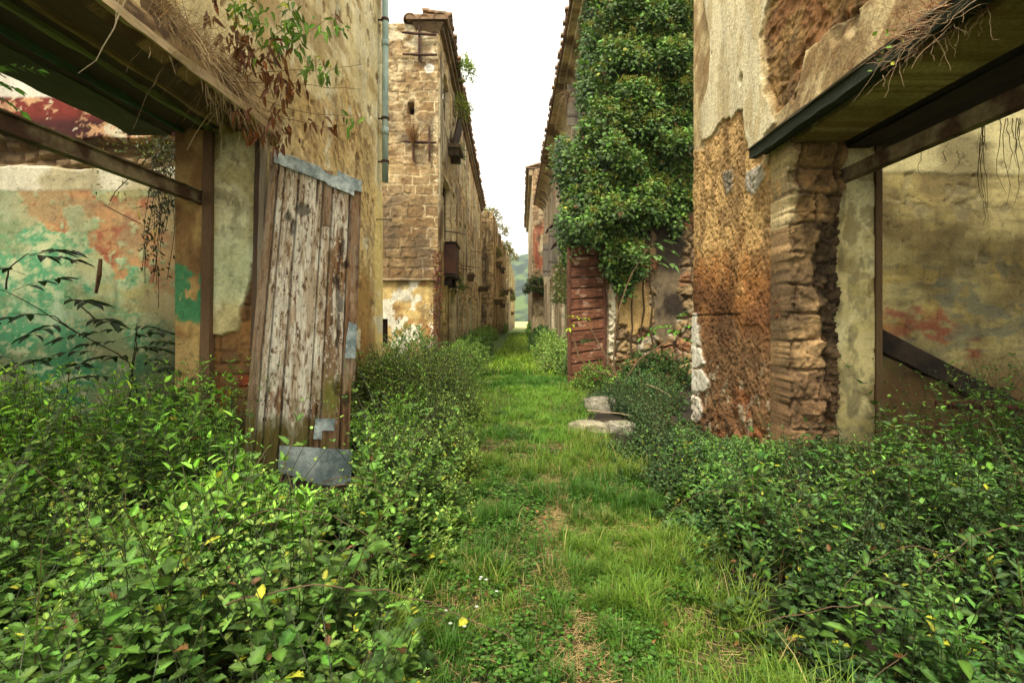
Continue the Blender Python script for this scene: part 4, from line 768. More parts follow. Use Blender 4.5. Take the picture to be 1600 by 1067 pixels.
fn, kp = mk_far(320, C(204, 186, 148), C(226, 212, 178), C(164, 138, 100), WR, 99, red=C(196, 150, 118), coat=.62)
def flipx(f): return lambda u, v: f(LR-u, v)
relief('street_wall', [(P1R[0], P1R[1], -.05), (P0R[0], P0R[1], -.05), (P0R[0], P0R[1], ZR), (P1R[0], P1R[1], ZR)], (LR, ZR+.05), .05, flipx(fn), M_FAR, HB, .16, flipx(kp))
frames(P0R, dR, WR, HB, -1, [0, 1, 2, 3, 4, 5, 6, 7, 8, 9], C(140, 128, 108), [0, 3, 5, 7])
b = MB(); abox(b, P0R, dR, .6, LR, -3.3, -3.1, 0, ZR-.4, C(70, 58, 42), -1); abox(b, P0R, dR, .6, LR, -3.1, -.46, 3.4, 3.6, C(60, 48, 36), -1); abox(b, P0R, dR, .6, LR, -3.1, -.46, 6.8, 6.95, C(60, 48, 36), -1); b.build_each('floor_or_shade_slab', M_FAR, HB)
prof = [(0.0, ZR-1.0), (.06, ZR-.98), (.08, ZR-.82), (.04, ZR-.80), (.06, ZR-.55), (.16, ZR-.34), (.34, ZR-.18), (.50, ZR-.12), (.52, ZR-.02), (.72, ZR-.0), (.74, ZR+.07), (.0, ZR+.07)]
S_ = np.linspace(-.35, LR+.1, 160); b = MB(); ring = np.array([[along(P0R, dR, s, o+.012*(_h(np.array(i*1.), np.array(j*1.), 5)-.5), z, -1) for j, (o, z) in enumerate(prof)] for i, s in enumerate(S_)])
id_ = np.arange(160*12).reshape(160, 12); nx = np.roll(id_, -1, 1); cc = mix(flat(C(214, 196, 154), ring[..., 0]), C(132, 108, 76), ss(.45, .62, fbm(S_[:, None]*1.3+0*ring[..., 0], ring[..., 2]*3, 5, 340)))
b.add(ring.reshape(-1, 3), [np.stack([id_[:-1], id_[1:], nx[1:], nx[:-1]], -1).reshape(-1, 4), id_[:1], id_[-1:, ::-1]], cc.reshape(-1, 3)); b.build('cornice', M_FAR, HB)
tile_roof(P0R, dR, LR+.2, -1, ZR+.13, .86, 1.9, .32, HB, .22)
b = MB(); 
for (s0, s1, o, z) in ((10.2, 11.9, .55, 5.4), (15.5, 17.0, .5, 7.0)):
    A = [along(P0R, dR, s, q, zz_, -1) for s, q, zz_ in ((s0, 0, z), (s1, 0, z), (s1, o, z-.45), (s0, o, z-.45))]; b.hexa(A+[a+np.array([0, 0, .08]) for a in A], C(76, 56, 40)); 
b.build_each('door_canopy', M_WOODV, HB)
b = MB(); tubes(b, [along(P0R, dR, 9, .06, 6.9, -1), along(P0R, dR, 14, .06, 5.2, -1), along(P0R, dR, 16, .06, 4.4, -1)], [.03]*3, C(110, 90, 66), 6); tubes(b, [along(P0R, dR, 11, .07, 6.6, -1), along(P0R, dR, 17, .07, 4.9, -1)], [.03]*2, C(110, 90, 66), 6); b.build_each('cable_pipe', M_STEM, HB)
# the reddish board door leaf, hanging open at the corner
BD = [np.array(V(888, 604, 12.45)), np.array(V(946, 594, 12.75)), np.array(V(946, 385, 12.75)), np.array(V(887, 385, 12.45))]
def f_bd(u, v):
    W_, H_ = .93, 3.3; r = np.floor(v/.255+.15*_h(np.floor(v/.255), v*0, 3)); fr = v/.255-np.floor(v/.255)
    g = fbm(u*4, v*30, 4, 350); k = _h(np.floor(v/.255), v*0, 9)
    c = mix(flat(C(112, 72, 52), u), C(150, 98, 70), k); c = mix(c, C(92, 56, 38), ss(.5, .65, g)); c = mix(c, C(200, 170, 140), ss(.66, .72, fbm(u*5, v*9, 4, 351))*.5)
    gap = ss(.10, .03, np.minimum(fr, 1-fr)); c = c*(1-.75*gap[..., None]); h = .02*(1-gap)+.008*(g-.5)
    fm = (u < .07) | (u > .86); c = np.where(fm[..., None], C(104, 68, 50)*(.7+.6*g[..., None]), c); h = np.where(fm, .045, h)
    return h, c
relief('door', [tuple(p) for p in BD], (.93, 3.3), .014, f_bd, M_STONE, HB, .05, lambda u, v: ~((np.abs(v-1.02) < .035+.03*np.sin(u*6)) & (u > .3) & (u < .8)))

# ================================================================== RIGHT FARTHEST HOUSE
H5 = thing('ruined_house', 'tall house with flaking brick end wall and planted balcony, beyond the cream stucco house', 'house', (2, 45, 0), 'ruined houses of the lane')
fn, kp = mk_far(360, C(162, 132, 94), C(206, 184, 144), C(100, 76, 54), [(.15, .75, -.1, 3.0)], 99, red=C(176, 92, 62), coat=.45)
relief('end_wall', [(1.02, 40, -.05), (3.2, 40, -.05), (3.2, 40, 13.4), (1.02, 40, 13.4)], (2.18, 13.4), .06, fn, M_FAR, H5, .5, lambda u, v: v > -1)
fn, kp = mk_far(370, C(206, 184, 144), C(222, 204, 166), C(150, 124, 90), [(10, 11.5, 5, 7), (4, 5, 9, 11)], 99)
relief('street_wall', [(1.12, 66, -.05), (1.02, 40, -.05), (1.02, 40, 13.4), (1.12, 66, 13.4)], (26, 13.4), .1, fn, M_FAR, H5, .5)
d5 = np.array([.1/26, 1, 0]); tile_roof((1.02, 39.9), d5, 26, -1, 13.5, .55, 1.7, .3, H5, .26)
b = MB(); abox(b, (1.02, 40), d5, -.0, 26, .01, .3, 12.9, 13.4, C(170, 148, 112), -1); b.build('cornice', M_FAR, H5)
b = MB(); b.box((.75, 39.2, 4.1), (2.2, 39.99, 4.28), C(140, 120, 92)); bs = b.build('balcony_slab', M_FAR, H5)
#PART4
# ================================================================== PLANTS
G_MID, G_DARK, G_BRIGHT, G_PALE, G_BLUE = C(88, 128, 46), C(52, 86, 38), C(112, 158, 50), C(142, 168, 108), C(66, 104, 62)
def capL(x, y):
    r = x/y; h = .50+.7*(fbm(x*1.1+8, y*1.1+8, 3, 620)-.5)*ss(5.5, 7, y)+.30*ss(-2.0, -3.4, x)+.30*ss(6, 7.5, y)*ss(-.9, -1.6, x)
    h = np.minimum(h, np.where((r > -.56) & (r < -.31) & (y < 6.2), 1.58-.305*y, np.where(r <= -.56, 1.6-.175*y, 9)))
    h = h*(.35+1.3*fbm(x*1.9+60, y*1.9+60, 3, 601))*(.5+1.0*fbm(x*5+60, y*5+60, 2, 603))*ss(-.1, .75, path_left(y)-x+.25)
    return np.clip(h, .07, 1.1)
def capR(x, y):
    r = x/y; h = .42+.22*ss(1.8, 3.0, x)+.25*ss(3.0, 4.2, x)
    h = np.minimum(h, np.where((r > .29) & (r < .70), 1.5-.205*y, np.where(r >= .70, 1.6-.125*y, 1.6-.14*y)))
    h = h*(.35+1.3*fbm(x*1.9+60, y*1.9+60, 3, 602))*(.5+1.0*fbm(x*5+60, y*5+60, 2, 604))*ss(-.1, .9, x-path_right(y)+.25)
    return np.clip(h, .07, 1.05)
def lim(x, y):
    r = x/y
    return np.where((r > -.50) & (r < -.30) & (y < 6.3) & (y > 2.4), 1.60-.335*y, np.where((r > .34) & (r < .68) & (y > 3), 1.62-.235*y, 9))
def inL(x, y): return (x < path_left(y)+.12) & ~((x < -2.75) & (y > 5.5) & (x > -3.9)) & ~((x < -2.8) & (y > 6.8)) & ~((x/y > -.53) & (x/y < -.32) & (y > 5.25) & (y < 6.0) & (x < -1.6)) & (y < 10.3)
def inR(x, y): return (np.hypot((x-1.15)/.55, (y-7.6)/1.5) > 1) & (x > path_right(y)-.12) & ~((x > 2.66) & (y > 5.1) & (y < 8.1)) & ~((x > 3.2) & (x < 3.8) & (y > 5.2)) & ~((x > 2.7) & (y > 6.2)) & (y < 12.6)
def mass(name, label, zone, cap, n, box, nodes, leafL, ratio, col, kind, **k):
    b = MB()
    sd = len(label); x, y = scatter(n, *box, lambda x, y: (zone(x, y)*1.)*k.get('dens', lambda x, y: 1.)(x, y)*(.16+.84*ss(.42, .55, fbm(x*1.3+sd, y*1.3+sd*2, 3, 650+sd))))
    H = cap(x, y)*rng.uniform(.45, 1.4, len(x))*k.get('hs', 1)
    kw = {q: w_ for q, w_ in k.items() if q not in ('dens', 'hs')}
    H = np.clip(np.minimum(H, lim(x, y)-gz(x, y)*0), .05, 1.2)
    shoots(b, x, y, gz(x, y), H, nodes, leafL, ratio, col, kind, **kw)
    return tag(b.build(name, M_LEAF), label, 'undergrowth', 'undergrowth along the lane', 'stuff')
# left of the path: lance leaves by the doorway, bramble in the front, small pale leaves behind the door
MASSES = 1
mass('undergrowth', 'bright broad pointed leaves in the green room doorway and at the door foot', inL, capL, 2600, (-7, -1.2, 2.4, 6.6), 6, .125, .37, C(112, 156, 62), 'lance', start=.3, tip=2.1, yellow=.01,
     dens=lambda x, y: ss(2.6, 3.6, y+.6*np.sin(x*3))*ss(6.9, 6.0, y)*.9+.12)
mass('undergrowth', 'toothed bramble leaves in front of the green room doorway', inL, capL, 2000, (-5, -.4, 1.3, 4.9), 6, .076, .72, C(68, 98, 42), 'bramble', start=.3, tip=2.1, lean=.5, elev=.2, yellow=.02, per=3,
     dens=lambda x, y: ss(4.9, 3.4, y))
mass('undergrowth', 'small oval leaves massed between the wooden door and the grass path', inL, capL, 3700, (-2.8, -.2, 2.0, 10.3), 9, .052, .60, C(112, 140, 72), 'oval', start=.15, tip=2.0, lean=.55, yellow=.015, hs=1.1,
     dens=lambda x, y: np.clip(.35+ss(4.5, 6, y), 0, 1))
# right of the path
mass('undergrowth', 'dark fine-leaved scrub at the foot of the rust-brown pillar', inR, capR, 3800, (.7, 3.2, 1.3, 12.6), 9, .045, .60, C(66, 94, 60), 'oval', start=.12, tip=1.8, lean=.6, yellow=.008,
     dens=lambda x, y: np.clip(.45+ss(4, 6, y), 0, 1))
mass('undergrowth', 'mid green pointed leaves spreading through the yellow room doorway', inR, capR, 2400, (1.3, 6.4, 1.4, 6.2), 7, .086, .42, C(84, 122, 56), 'lance', start=.25, tip=2.1, lean=.45, yellow=.01, elev=.25,
     dens=lambda x, y: ss(1.2, 2.6, x))
mass('undergrowth', 'toothed shrubby leaves in front of the yellow room doorway', inR, capR, 1300, (1.0, 4.5, 1.3, 4.2), 6, .070, .66, C(66, 98, 50), 'bramble', start=.3, tip=2.0, lean=.5, per=3, elev=.15)
b = MB()
for zone, cap, bx, n, L_, c_ in ((inL, capL, (-5, -.8, 1.8, 6.3), 170, .11, C(84, 120, 50)), (inR, capR, (1.3, 5.5, 1.9, 6.0), 170, .095, C(84, 122, 54)), (inL, capL, (-2.7, -.8, 6.0, 10), 110, .05, C(120, 146, 84)), (inR, capR, (1.2, 2.7, 5.5, 12), 90, .045, C(84, 118, 70))):
    x, y = scatter(n, *bx, lambda x, y: zone(x, y)*ss(.45, .6, fbm(x*2+9, y*2+9, 2, 630))); H = np.minimum(cap(x, y)*rng.uniform(1.1, 1.7, len(x))+.06, lim(x, y)-.05)
    for kd in ('lance', 'oval'):
        m_ = rng.random(len(x)) < .5; shoots(b, x[m_], y[m_], gz(x[m_], y[m_]), np.clip(H[m_], .1, 1.25), 8, L_*.85, .42 if kd == 'lance' else .6, c_, kd, start=.3, lean=.5, tip=1.5, stemr=.0035, stemcol=C(96, 84, 48))
tag(b.build('undergrowth', M_LEAF), 'taller loose shoots standing above the leaf carpet on both sides of the path', 'undergrowth', 'undergrowth along the lane', 'stuff')
# arching bramble canes over the mass
def cane(b, p0, p1, sag, r=.004, col=C(110, 72, 58), lv=0, lcol=None, lL=.06, kind='oval', k=14, sides=4):
    p0, p1 = np.array(p0, float), np.array(p1, float); t = np.linspace(0, 1, k)[:, None]
    P = p0*(1-t)+p1*t+np.array([0, 0, 1])*sag*4*t*(1-t)+.02*rng.normal(0, 1, (k, 3))*np.array([1, 1, .6])*np.linalg.norm(p1-p0)*.35
    tubes(b, P, r*np.linspace(1.3, .5, k), col, sides)
    if lv:
        q = rng.uniform(.08, 1, lv); i = np.minimum((q*(k-1)).astype(int), k-2); fr = (q*(k-1)-i)[:, None]; B_ = P[i]*(1-fr)+P[i+1]*fr
        D = rng.normal(0, 1, (lv, 3)); D[:, 2] = D[:, 2]*.35-.1; s = lL*rng.uniform(.6, 1.25, lv)
        return B_, D, s
b = MB(); lb = MB()
for i in range(28):
    left = i % 2 == 0
    x0 = rng.uniform(-3.2, -1.0) if left else rng.uniform(1.5, 3.4); y0 = rng.uniform(1.9, 4.4); z0 = float((capL if left else capR)(np.array([x0]), np.array([y0])  )[0])*.85
    a = rng.uniform(-1.0, 1.0); L = rng.uniform(.6, 1.3)
    r_ = cane(b, (x0, y0, z0), (x0+L*math.cos(a)*(1 if left else -1), y0-L*.35*rng.random(), z0*.9), rng.uniform(.08, .18), .0028, C(92, 72, 52), 9)
    leaves(lb, r_[0], r_[1], np.array([0, 0, 1.])+rng.normal(0, .3, (9, 3)), r_[2]*.8, r_[2]*.5, varcol(G_MID, 9), 'oval')
o = b.build('undergrowth', M_STEM); tag(o, 'reddish bare arching canes threading over the leaves beside the grass', 'canes', None, 'stuff')
o2 = lb.build('leaves', M_LEAF, o)

# ---- grass on the path
def grass(name, label, n, box, dens, hmin, hmax, wd, cols, seg=3):
    x, y = scatter(n, *box, dens); n = len(x)
    tu = .5*fbm(x*3.2+50, y*3.2+50, 3, 701)+.5*fbm(x*9+50, y*9+50, 2, 702); H = rng.uniform(hmin, hmax, n)*(.35+1.6*ss(.38, .66, tu)); az = rng.uniform(0, 6.28, n)+2*tu*6
    ln = H*rng.uniform(.2, .9, n); dx, dy = np.cos(az), np.sin(az); sx, sy = -dy, dx
    base = np.stack([x, y, gz(x, y)], -1); vs = []
    for k in range(seg+1):
        t = k/seg; p = base+np.stack([dx*ln*t**1.8, dy*ln*t**1.8, H*(t-.25*t**3)], -1); w_ = wd*(1-t**1.6)*.5+.0004
        s = np.stack([sx*w_, sy*w_, 0*sx], -1); vs += [p-s, p+s]
    Vv = np.stack(vs, 1); k2 = 2*(seg+1); off = (np.arange(n)*k2)[:, None]
    fs = [np.stack([off[:, 0]+2*k, off[:, 0]+2*k+1, off[:, 0]+2*k+3, off[:, 0]+2*k+2], -1) for k in range(seg)]
    m = ss(.38, .6, fbm(x*.9+30, y*.9+30, 3, 703)); c = np.asarray(cols[0])*(1-m[:, None])+np.asarray(cols[1])*m[:, None]
    dr = rng.random(n) < .03+.12*ss(.52, .66, fbm(x*2+9, y*2+9, 3, 704)); c = np.where(dr[:, None], np.asarray(cols[2]), c)*np.exp(rng.normal(0, .22, (n, 1)))
    b = MB(); b.add(Vv.reshape(-1, 3), fs, np.repeat(c, k2, 0)); return tag(b.build(name, M_GRASS), label, 'grass', None, 'stuff')
def dpath(x, y):
    bare = ss(.62, .50, fbm(x*2.2+20, y*1.4+20, 4, 706)+.24*ss(.22, .0, np.abs(x-.30-.05*np.sin(y*3)))*ss(9, 5, y))
    return ss(-.35, .1, x-path_left(y))*ss(-.35, .1, path_right(y)-x)*(.22+.78*bare)
GC = (C(72, 114, 32), C(108, 140, 42), C(170, 150, 92))
grass('grass', 'worn short grass of the path with bare straw patches', 90000, (-1.0, 1.8, 1.8, 6.2), dpath, .03, .11, .0042, GC)
grass('grass', 'fresh green grass of the path receding between the houses', 70000, (-1.8, 1.8, 6.0, 15), dpath, .04, .11, .008, (C(80, 130, 38), C(118, 158, 50), C(170, 156, 92)), 2)
grass('grass', 'bright far grass strip leading to the meadow', 42000, (-2.5, 1.9, 14.5, 60), lambda x, y: dpath(x, y), .08, .2, .025, (C(108, 148, 38), C(152, 180, 54), C(170, 170, 92)), 2)
def edge(x, y): return ss(.3, .6, np.hypot(x-1.15, (y-7.7)*.5))*(np.exp(-((x-path_left(y))/.16)**2)+np.exp(-((x-path_right(y))/.18)**2))*ss(.35, .6, fbm(x*3+5, y*3+5, 3, 711))
grass('grass', 'long ragged grass tufts along both edges of the path', 9000, (-1.5, 1.9, 1.9, 12), edge, .09, .19, .0050, (C(84, 122, 38), C(128, 150, 54), C(176, 160, 104)))
# clover and low herbs in the grass
x, y = scatter(6000, -1.0, 1.7, 1.9, 9, lambda x, y: dpath(x, y)*ss(.42, .6, fbm(x*2+70, y*2+70, 3, 707))); b = MB()
for k in range(3):
    a = rng.uniform(0, 6.28, len(x)); s = rng.uniform(.014, .034, len(x)); z = gz(x, y)+rng.uniform(.02, .07, len(x))
    leaves(b, np.stack([x, y, z], -1), np.stack([np.cos(a), np.sin(a), .25+0*a], -1), np.array([0, 0, 1.])+rng.normal(0, .2, (len(x), 3)), s, s*.75, varcol(C(82, 126, 50), len(x), .25, 0), 'oval')
tag(b.build('weeds', M_LEAF), 'tiny round-leaved weeds dotted through the path grass', 'ground cover', None, 'stuff')
x, y = scatter(5500, -.9, 1.7, 1.9, 8, lambda x, y: ss(-.2, .1, x-path_left(y))*ss(-.2, .1, path_right(y)-x)); x = np.concatenate([x, rng.normal(.3, .10, 2600)]); y = np.concatenate([y, rng.uniform(2.1, 5.2, 2600)]); n = len(x); a = rng.uniform(0, 6.28, n); L = rng.uniform(.03, .12, n); b = MB()
z = gz(x, y)+rng.uniform(.004, .03, n); P = np.stack([np.stack([x, y, z], -1), np.stack([x+np.cos(a)*L, y+np.sin(a)*L, z+rng.uniform(-.01, .02, n)], -1)], 1); tubes(b, P, .0013, C(176, 150, 100), 3)
tag(b.build('dead_grass', M_STEM), 'dry straw strewn on the worn middle of the path', 'dead grass', None, 'stuff')

n = 260; x, y = scatter(n, -1.2, 1.7, 1.9, 9, lambda x, y: ss(-.3, .2, x-path_left(y))*ss(-.3, .2, path_right(y)-x)); n = len(x); b = MB(); a = rng.uniform(0, 6.28, n); s_ = rng.uniform(.02, .05, n)
leaves(b, np.stack([x, y, gz(x, y)+rng.uniform(.015, .06, n)], -1), np.stack([np.cos(a), np.sin(a), rng.normal(0, .3, n)], -1), np.array([0, 0, 1.])+rng.normal(0, .4, (n, 3)), s_, s_*.6, np.asarray(C(140, 104, 60))*rng.uniform(.6, 1.5, (n, 1)), 'oval')
tag(b.build('fallen_leaves', M_LEAF), 'brown fallen leaves scattered over the path grass', 'leaf litter', None, 'stuff')
# ---- bushes
def bush(label, x, y, rx, ry, h, n, leafL, col, cat='bush', name='bush', group=None, kind='oval', ratio=.55, z0=0., twig=.22, m=9, var=.3, tip=1.4, stems=6, droop=0., yellow=.01, flowers=0):
    T_ = thing(name, label, cat, (x, y, z0), group)
    u = rng.uniform(0, 6.28, n); cz = rng.uniform(0.02, 1, n); rr = np.sqrt(1-cz**2); rad = rng.uniform(.45, 1.0, n)**.6
    lump = .72+.56*fbm(u*1.3+x*3, cz*3+y, 3, int(abs(x*50))+11)
    c0 = np.stack([x+np.cos(u)*rr*rx*rad*lump, y+np.sin(u)*rr*ry*rad*lump, z0+.04+cz*h*rad*lump], -1)
    D = norm(np.stack([np.cos(u)*rr, np.sin(u)*rr, cz*.8+.2-droop], -1)+rng.normal(0, .45, (n, 3)))
    b = MB(); tw = MB(); tl = twig*rng.uniform(.5, 1.2, n)
    tubes(tw, np.stack([c0, c0+D*tl[:, None]*.55, c0+D*tl[:, None]-np.array([0, 0, .02+droop*.1])], 1), [.004, .003, .0015], C(84, 72, 44), 3)
    for j in range(m):
        t = (j+rng.random(n))/m; p = c0+D*(tl*t)[:, None]; dd = norm(D*.6+rng.normal(0, .7, (n, 3)))
        s = leafL*rng.uniform(.6, 1.25, n); leaves(b, p, dd, np.array([0, 0, 1.])+rng.normal(0, .45, (n, 3)), s, s*ratio, varcol(np.asarray(col)*1.35*(1+(tip-1)*cz[:, None]*t[:, None]), n, var, yellow), kind)
    for i in range(stems):
        a = rng.uniform(0, 6.28); e = np.array([x+math.cos(a)*rx*.6, y+math.sin(a)*ry*.6, z0+h*rng.uniform(.5, .8)]); cane(tw, (x+rng.normal(0, .05), y+rng.normal(0, .05), z0-.03), e, .04, .009, C(96, 80, 56), k=7)
    tw.build('stem', M_STEM, T_)['kind'] = 'stuff'
    if flowers:
        fb = MB(); k = rng.integers(0, n, flowers); P = c0[k]+D[k]*tl[k][:, None]*1.02; s = np.full(flowers, .028)
        for q in range(4): leaves(b, P, norm(rng.normal(0, 1, (flowers, 3))+[0, 0, .6]), rng.normal(0, 1, (flowers, 3)), s, s*.8, varcol(C(226, 228, 206), flowers, .1, 0), 'small')
    b.build('foliage', M_LEAF, T_)
    return T_
GB = 'bushes lining the lane'
Lb = [(-2.2, 8.9, .75, .9, .95, 520, .042, C(104, 136, 60), 'low bush of small pale leaves beside the patched wooden door'),
      (-1.75, 11.2, .95, 1.0, .95, 520, .045, C(108, 142, 66), 'pale small-leaved bush below the blue downpipe'),
      (-2.9, 13.6, 1.0, 1.0, 1.3, 560, .055, C(86, 116, 60), 'darker bush in the gap between the downpipe house and the tower'),
      (-1.7, 14.6, .9, 1.0, .85, 460, .055, C(118, 150, 74), 'whitish-green bush at the grass edge in front of the stone tower'),
      (-1.85, 18.0, .8, 1.5, .95, 420, .07, C(98, 130, 66), 'bush against the tower house under the brown balcony box'),
      (-2.0, 23.0, .75, 2.0, .9, 380, .08, C(104, 138, 68), 'bush midway along the tower house wall'),
      (-2.4, 30.0, .8, 3.0, 1.0, 360, .10, C(112, 144, 68), 'long low bush by the far doorways of the tower house'),
      (-2.6, 41, .8, 4, 1.0, 320, .13, C(116, 146, 66), 'bush at the foot of the roofless house'),
      (-2.2, 62, .7, 7, 1.2, 260, .18, C(118, 148, 66), 'bush at the foot of the last grassy-topped house, near the meadow')]
for (x, y, rx, ry, h, n, lL, c, lab) in Lb: bush(lab, x, y, rx, ry, h, n, lL, c, group=GB, name='bush', m=11, flowers=60 if y < 16 else 0)
Rb = [(1.25, 15.6, .62, 1.2, .95, 520, .055, C(138, 168, 96), 'white-flecked bush spilling onto the grass past the red board door'),
      (1.75, 14.2, .5, .8, 1.1, 400, .05, C(92, 122, 76), 'dark bush tucked behind the red board door'),
      (1.05, 19.0, .6, 1.6, 1.05, 460, .065, C(128, 160, 84), 'second pale bush along the cream stucco house'),
      (1.15, 24.5, .65, 2.2, 1.1, 420, .085, C(98, 134, 76), 'green bush midway along the cream stucco house'),
      (1.25, 32, .6, 3.5, 1.2, 360, .11, C(66, 96, 50), 'dark bush at the far end of the cream stucco house'),
      (1.15, 48, .45, 6, 1.3, 260, .15, C(92, 128, 56), 'bush below the planted balcony of the tall brick-ended house')]
for (x, y, rx, ry, h, n, lL, c, lab) in Rb: bush(lab, x, y, rx, ry, h, n, lL, c, group=GB, name='bush', m=11, flowers=150 if 'fleck' in lab or 'pale' in lab else 0)
bush('dark leafy shrub at the foot of the rubble wall, under the bent sapling', 3.1, 11.9, .9, .6, .75, 520, .06, C(60, 92, 44), name='shrub', cat='shrub', m=9)
bush('low bright weeds in front of the red board door', 1.75, 11.6, .55, .55, .45, 330, .05, C(104, 138, 60), name='weed', cat='weed', m=9)
bush('fine-leaved dark scrub beside the white stones of the pillar', 2.35, 9.3, .55, .8, .55, 520, .04, C(66, 102, 56), name='shrub', cat='shrub', m=9)
# hanging and wall-top greenery
bush('drooping bush growing out of the far planted balcony', 1.2, 39.4, .8, .7, 1.5, 340, .12, C(62, 78, 34), name='hanging_bush', cat='hanging bush', z0=3.6, droop=.7, m=9)
bush('grey-green creeper hanging from the cream stucco wall above the bushes', 2.0, 21.5, .55, 1.9, 2.4, 620, .075, C(104, 116, 66), name='hanging_bush', cat='hanging bush', z0=2.3, droop=.9, m=10)
bush('small leafy plant sprouting from the broken tiles of the tower house eave', -2.15, 19.4, .42, .6, .75, 210, .07, C(118, 142, 52), name='roof_plant', cat='plant', z0=10.75, m=7, stems=3)
bush('second sprig trailing from the tower house cornice below the tile gap', -2.35, 20.6, .35, .7, .9, 170, .07, C(128, 146, 58), name='roof_plant', cat='plant', z0=9.7, droop=.6, m=7, stems=3)
bush('green sprig on the tower house wall beside the dark awning board', -2.5, 20.2, .28, .5, .8, 110, .06, C(110, 136, 48), name='wall_plant', cat='plant', z0=7.9, droop=.5, m=7, stems=3)
bush('leafy tuft at the brown balcony box of the tower house', -2.35, 18.9, .3, .5, .7, 140, .06, C(88, 110, 40), name='wall_plant', cat='plant', z0=2.6, droop=.5, m=7, stems=3)
for (x, y, z, r, h, lab) in ((-2.75, 46, 10.6, 1.2, 1.0, 'brown-green tuft on the broken top of the roofless house, nearest end'), (-2.2, 52, 10.2, 1.2, 1.2, 'grassy hummock further along the roofless house top'), (-2.2, 47.2, 7.4, .5, .8, 'dry tuft on the upper dark balcony of the roofless house'),
                             (-1.8, 60, 9.4, 1.0, 1.2, 'overgrowth at the far end of the roofless house top'), (-1.5, 74, 10.2, 1.3, 1.6, 'green cushion on the wall top of the last house before the meadow'), (-1.3, 76, 4.4, .6, 1.8, 'green plants hanging from the balcony of the last house before the meadow'), (-1.95, 53.5, 3.4, .5, 1.4, 'plants drooping from the lower balcony of the roofless house')):
    bush(lab, x, y, r, r*1.8, h, 260, .11 if y < 55 else .16, C(116, 112, 50), name='wall_plant', cat='plant', z0=z, droop=.3, m=7, stems=2)
# red creeper on the tower corner
b = MB(); cb = MB(); p = np.array(V(684, 545, 15.88)); q = np.array(V(684, 395, 15.88)); pts = np.array([p+(q-p)*t+[.06*math.sin(t*9), -.02, 0] for t in np.linspace(0, 1, 14)]); tubes(cb, pts, .012, C(80, 50, 36), 5)
n = 420; t = rng.random(n); P = p+(q-p)*t[:, None]+np.stack([rng.normal(0, .10, n)-.15*ss(.6, .0, t), rng.uniform(-.12, 0, n), rng.normal(0, .05, n)], -1)
leaves(b, P, rng.normal(0, 1, (n, 3))-[0, .4, .5], rng.normal(0, .5, (n, 3))-[0, 1, -.3], .06, .05, varcol(C(128, 58, 34), n, .35, .06), 'small')
o = cb.build('red_creeper', M_STEM); tag(o, 'thin red-leaved creeper climbing the corner of the stone tower', 'creeper'); b.build('leaves', M_LEAF, o)

# ---- ivy over the rubble end wall
IV = thing('ivy', 'thick dark green flowering ivy covering the end wall of the cream stucco house', 'ivy', (3, 12.6, 1.5))
poly = [(922, -90), (1082, -90), (1084, 320), (1066, 330), (1058, 372), (1048, 330), (1032, 350), (1012, 352), (1000, 385), (1004, 430), (985, 440), (975, 470), (955, 445), (946, 425), (925, 398), (905, 412), (888, 398), (878, 372), (866, 335), (888, 300), (872, 262), (866, 212), (898, 204), (918, 178), (914, 90)]
def ivypts(n, sh=0):
    xs, ys = rng.uniform(860, 1086, n*3), rng.uniform(-90, 475, n*3); k = sdf(xs, ys, poly)+14*(fbm(xs*.05, ys*.05, 4, 801)-.5) > sh; return xs[k][:n], ys[k][:n]
def bulge(xs, ys):
    l = fbm(xs*.022+3, ys*.030, 3, 802); return .10+.55*ss(.42, .66, l)*ss(-8, 26, sdf(xs, ys, poly))+.22*fbm(xs*.09, ys*.09, 3, 805)+.35*ss(200, 240, ys)*ss(1000, 930, xs)*ss(430, 390, ys)
b = MB(); st = MB()
xs, ys = ivypts(1500, 3); n = len(xs); B_ = bulge(xs, ys); X = (xs-VX)/F*12.6; Z = CAMH-(ys-VY)/F*12.6
Yc = 12.78-B_*rng.uniform(.75, 1.05, n)+np.where(X < 2.1, rng.uniform(0, 1.6, n), 0); c0 = np.stack([X, Yc, Z], -1)
for j in range(20):
    tlen = .26*rng.random(n)**.5; D = norm(np.stack([rng.normal(0, .8, n)-.2*(X < 2.1), rng.normal(-.55, .5, n), rng.normal(.15, .7, n)], -1)); p = c0+D*tlen[:, None]
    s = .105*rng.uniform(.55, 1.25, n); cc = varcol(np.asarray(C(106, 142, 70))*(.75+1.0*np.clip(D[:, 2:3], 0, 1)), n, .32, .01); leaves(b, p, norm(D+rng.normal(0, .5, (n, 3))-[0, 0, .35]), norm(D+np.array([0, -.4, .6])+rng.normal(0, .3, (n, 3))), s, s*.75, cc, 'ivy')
xs, ys = ivypts(22000); n = len(xs); X = (xs-VX)/F*12.6; Z = CAMH-(ys-VY)/F*12.6; P = np.stack([X, 12.78-bulge(xs, ys)*rng.uniform(.0, .75, n)+np.where(X < 2.15, rng.uniform(0, 1.8, n), -.05), Z], -1); s = .11*rng.uniform(.5, 1.2, n)
leaves(b, P, np.stack([rng.normal(0, .6, n), rng.normal(-.3, .2, n), rng.normal(-.9, .4, n)], -1), np.stack([rng.normal(0, .3, n), -1+0*X, rng.normal(.3, .3, n)], -1), s, s*.85, varcol(C(66, 98, 44), n, .35, .004), 'ivy')
b.build('foliage', M_LEAF, IV)
fb = MB(); sel = rng.random(len(c0)) < .42; c1 = c0[sel]; n = len(c1)
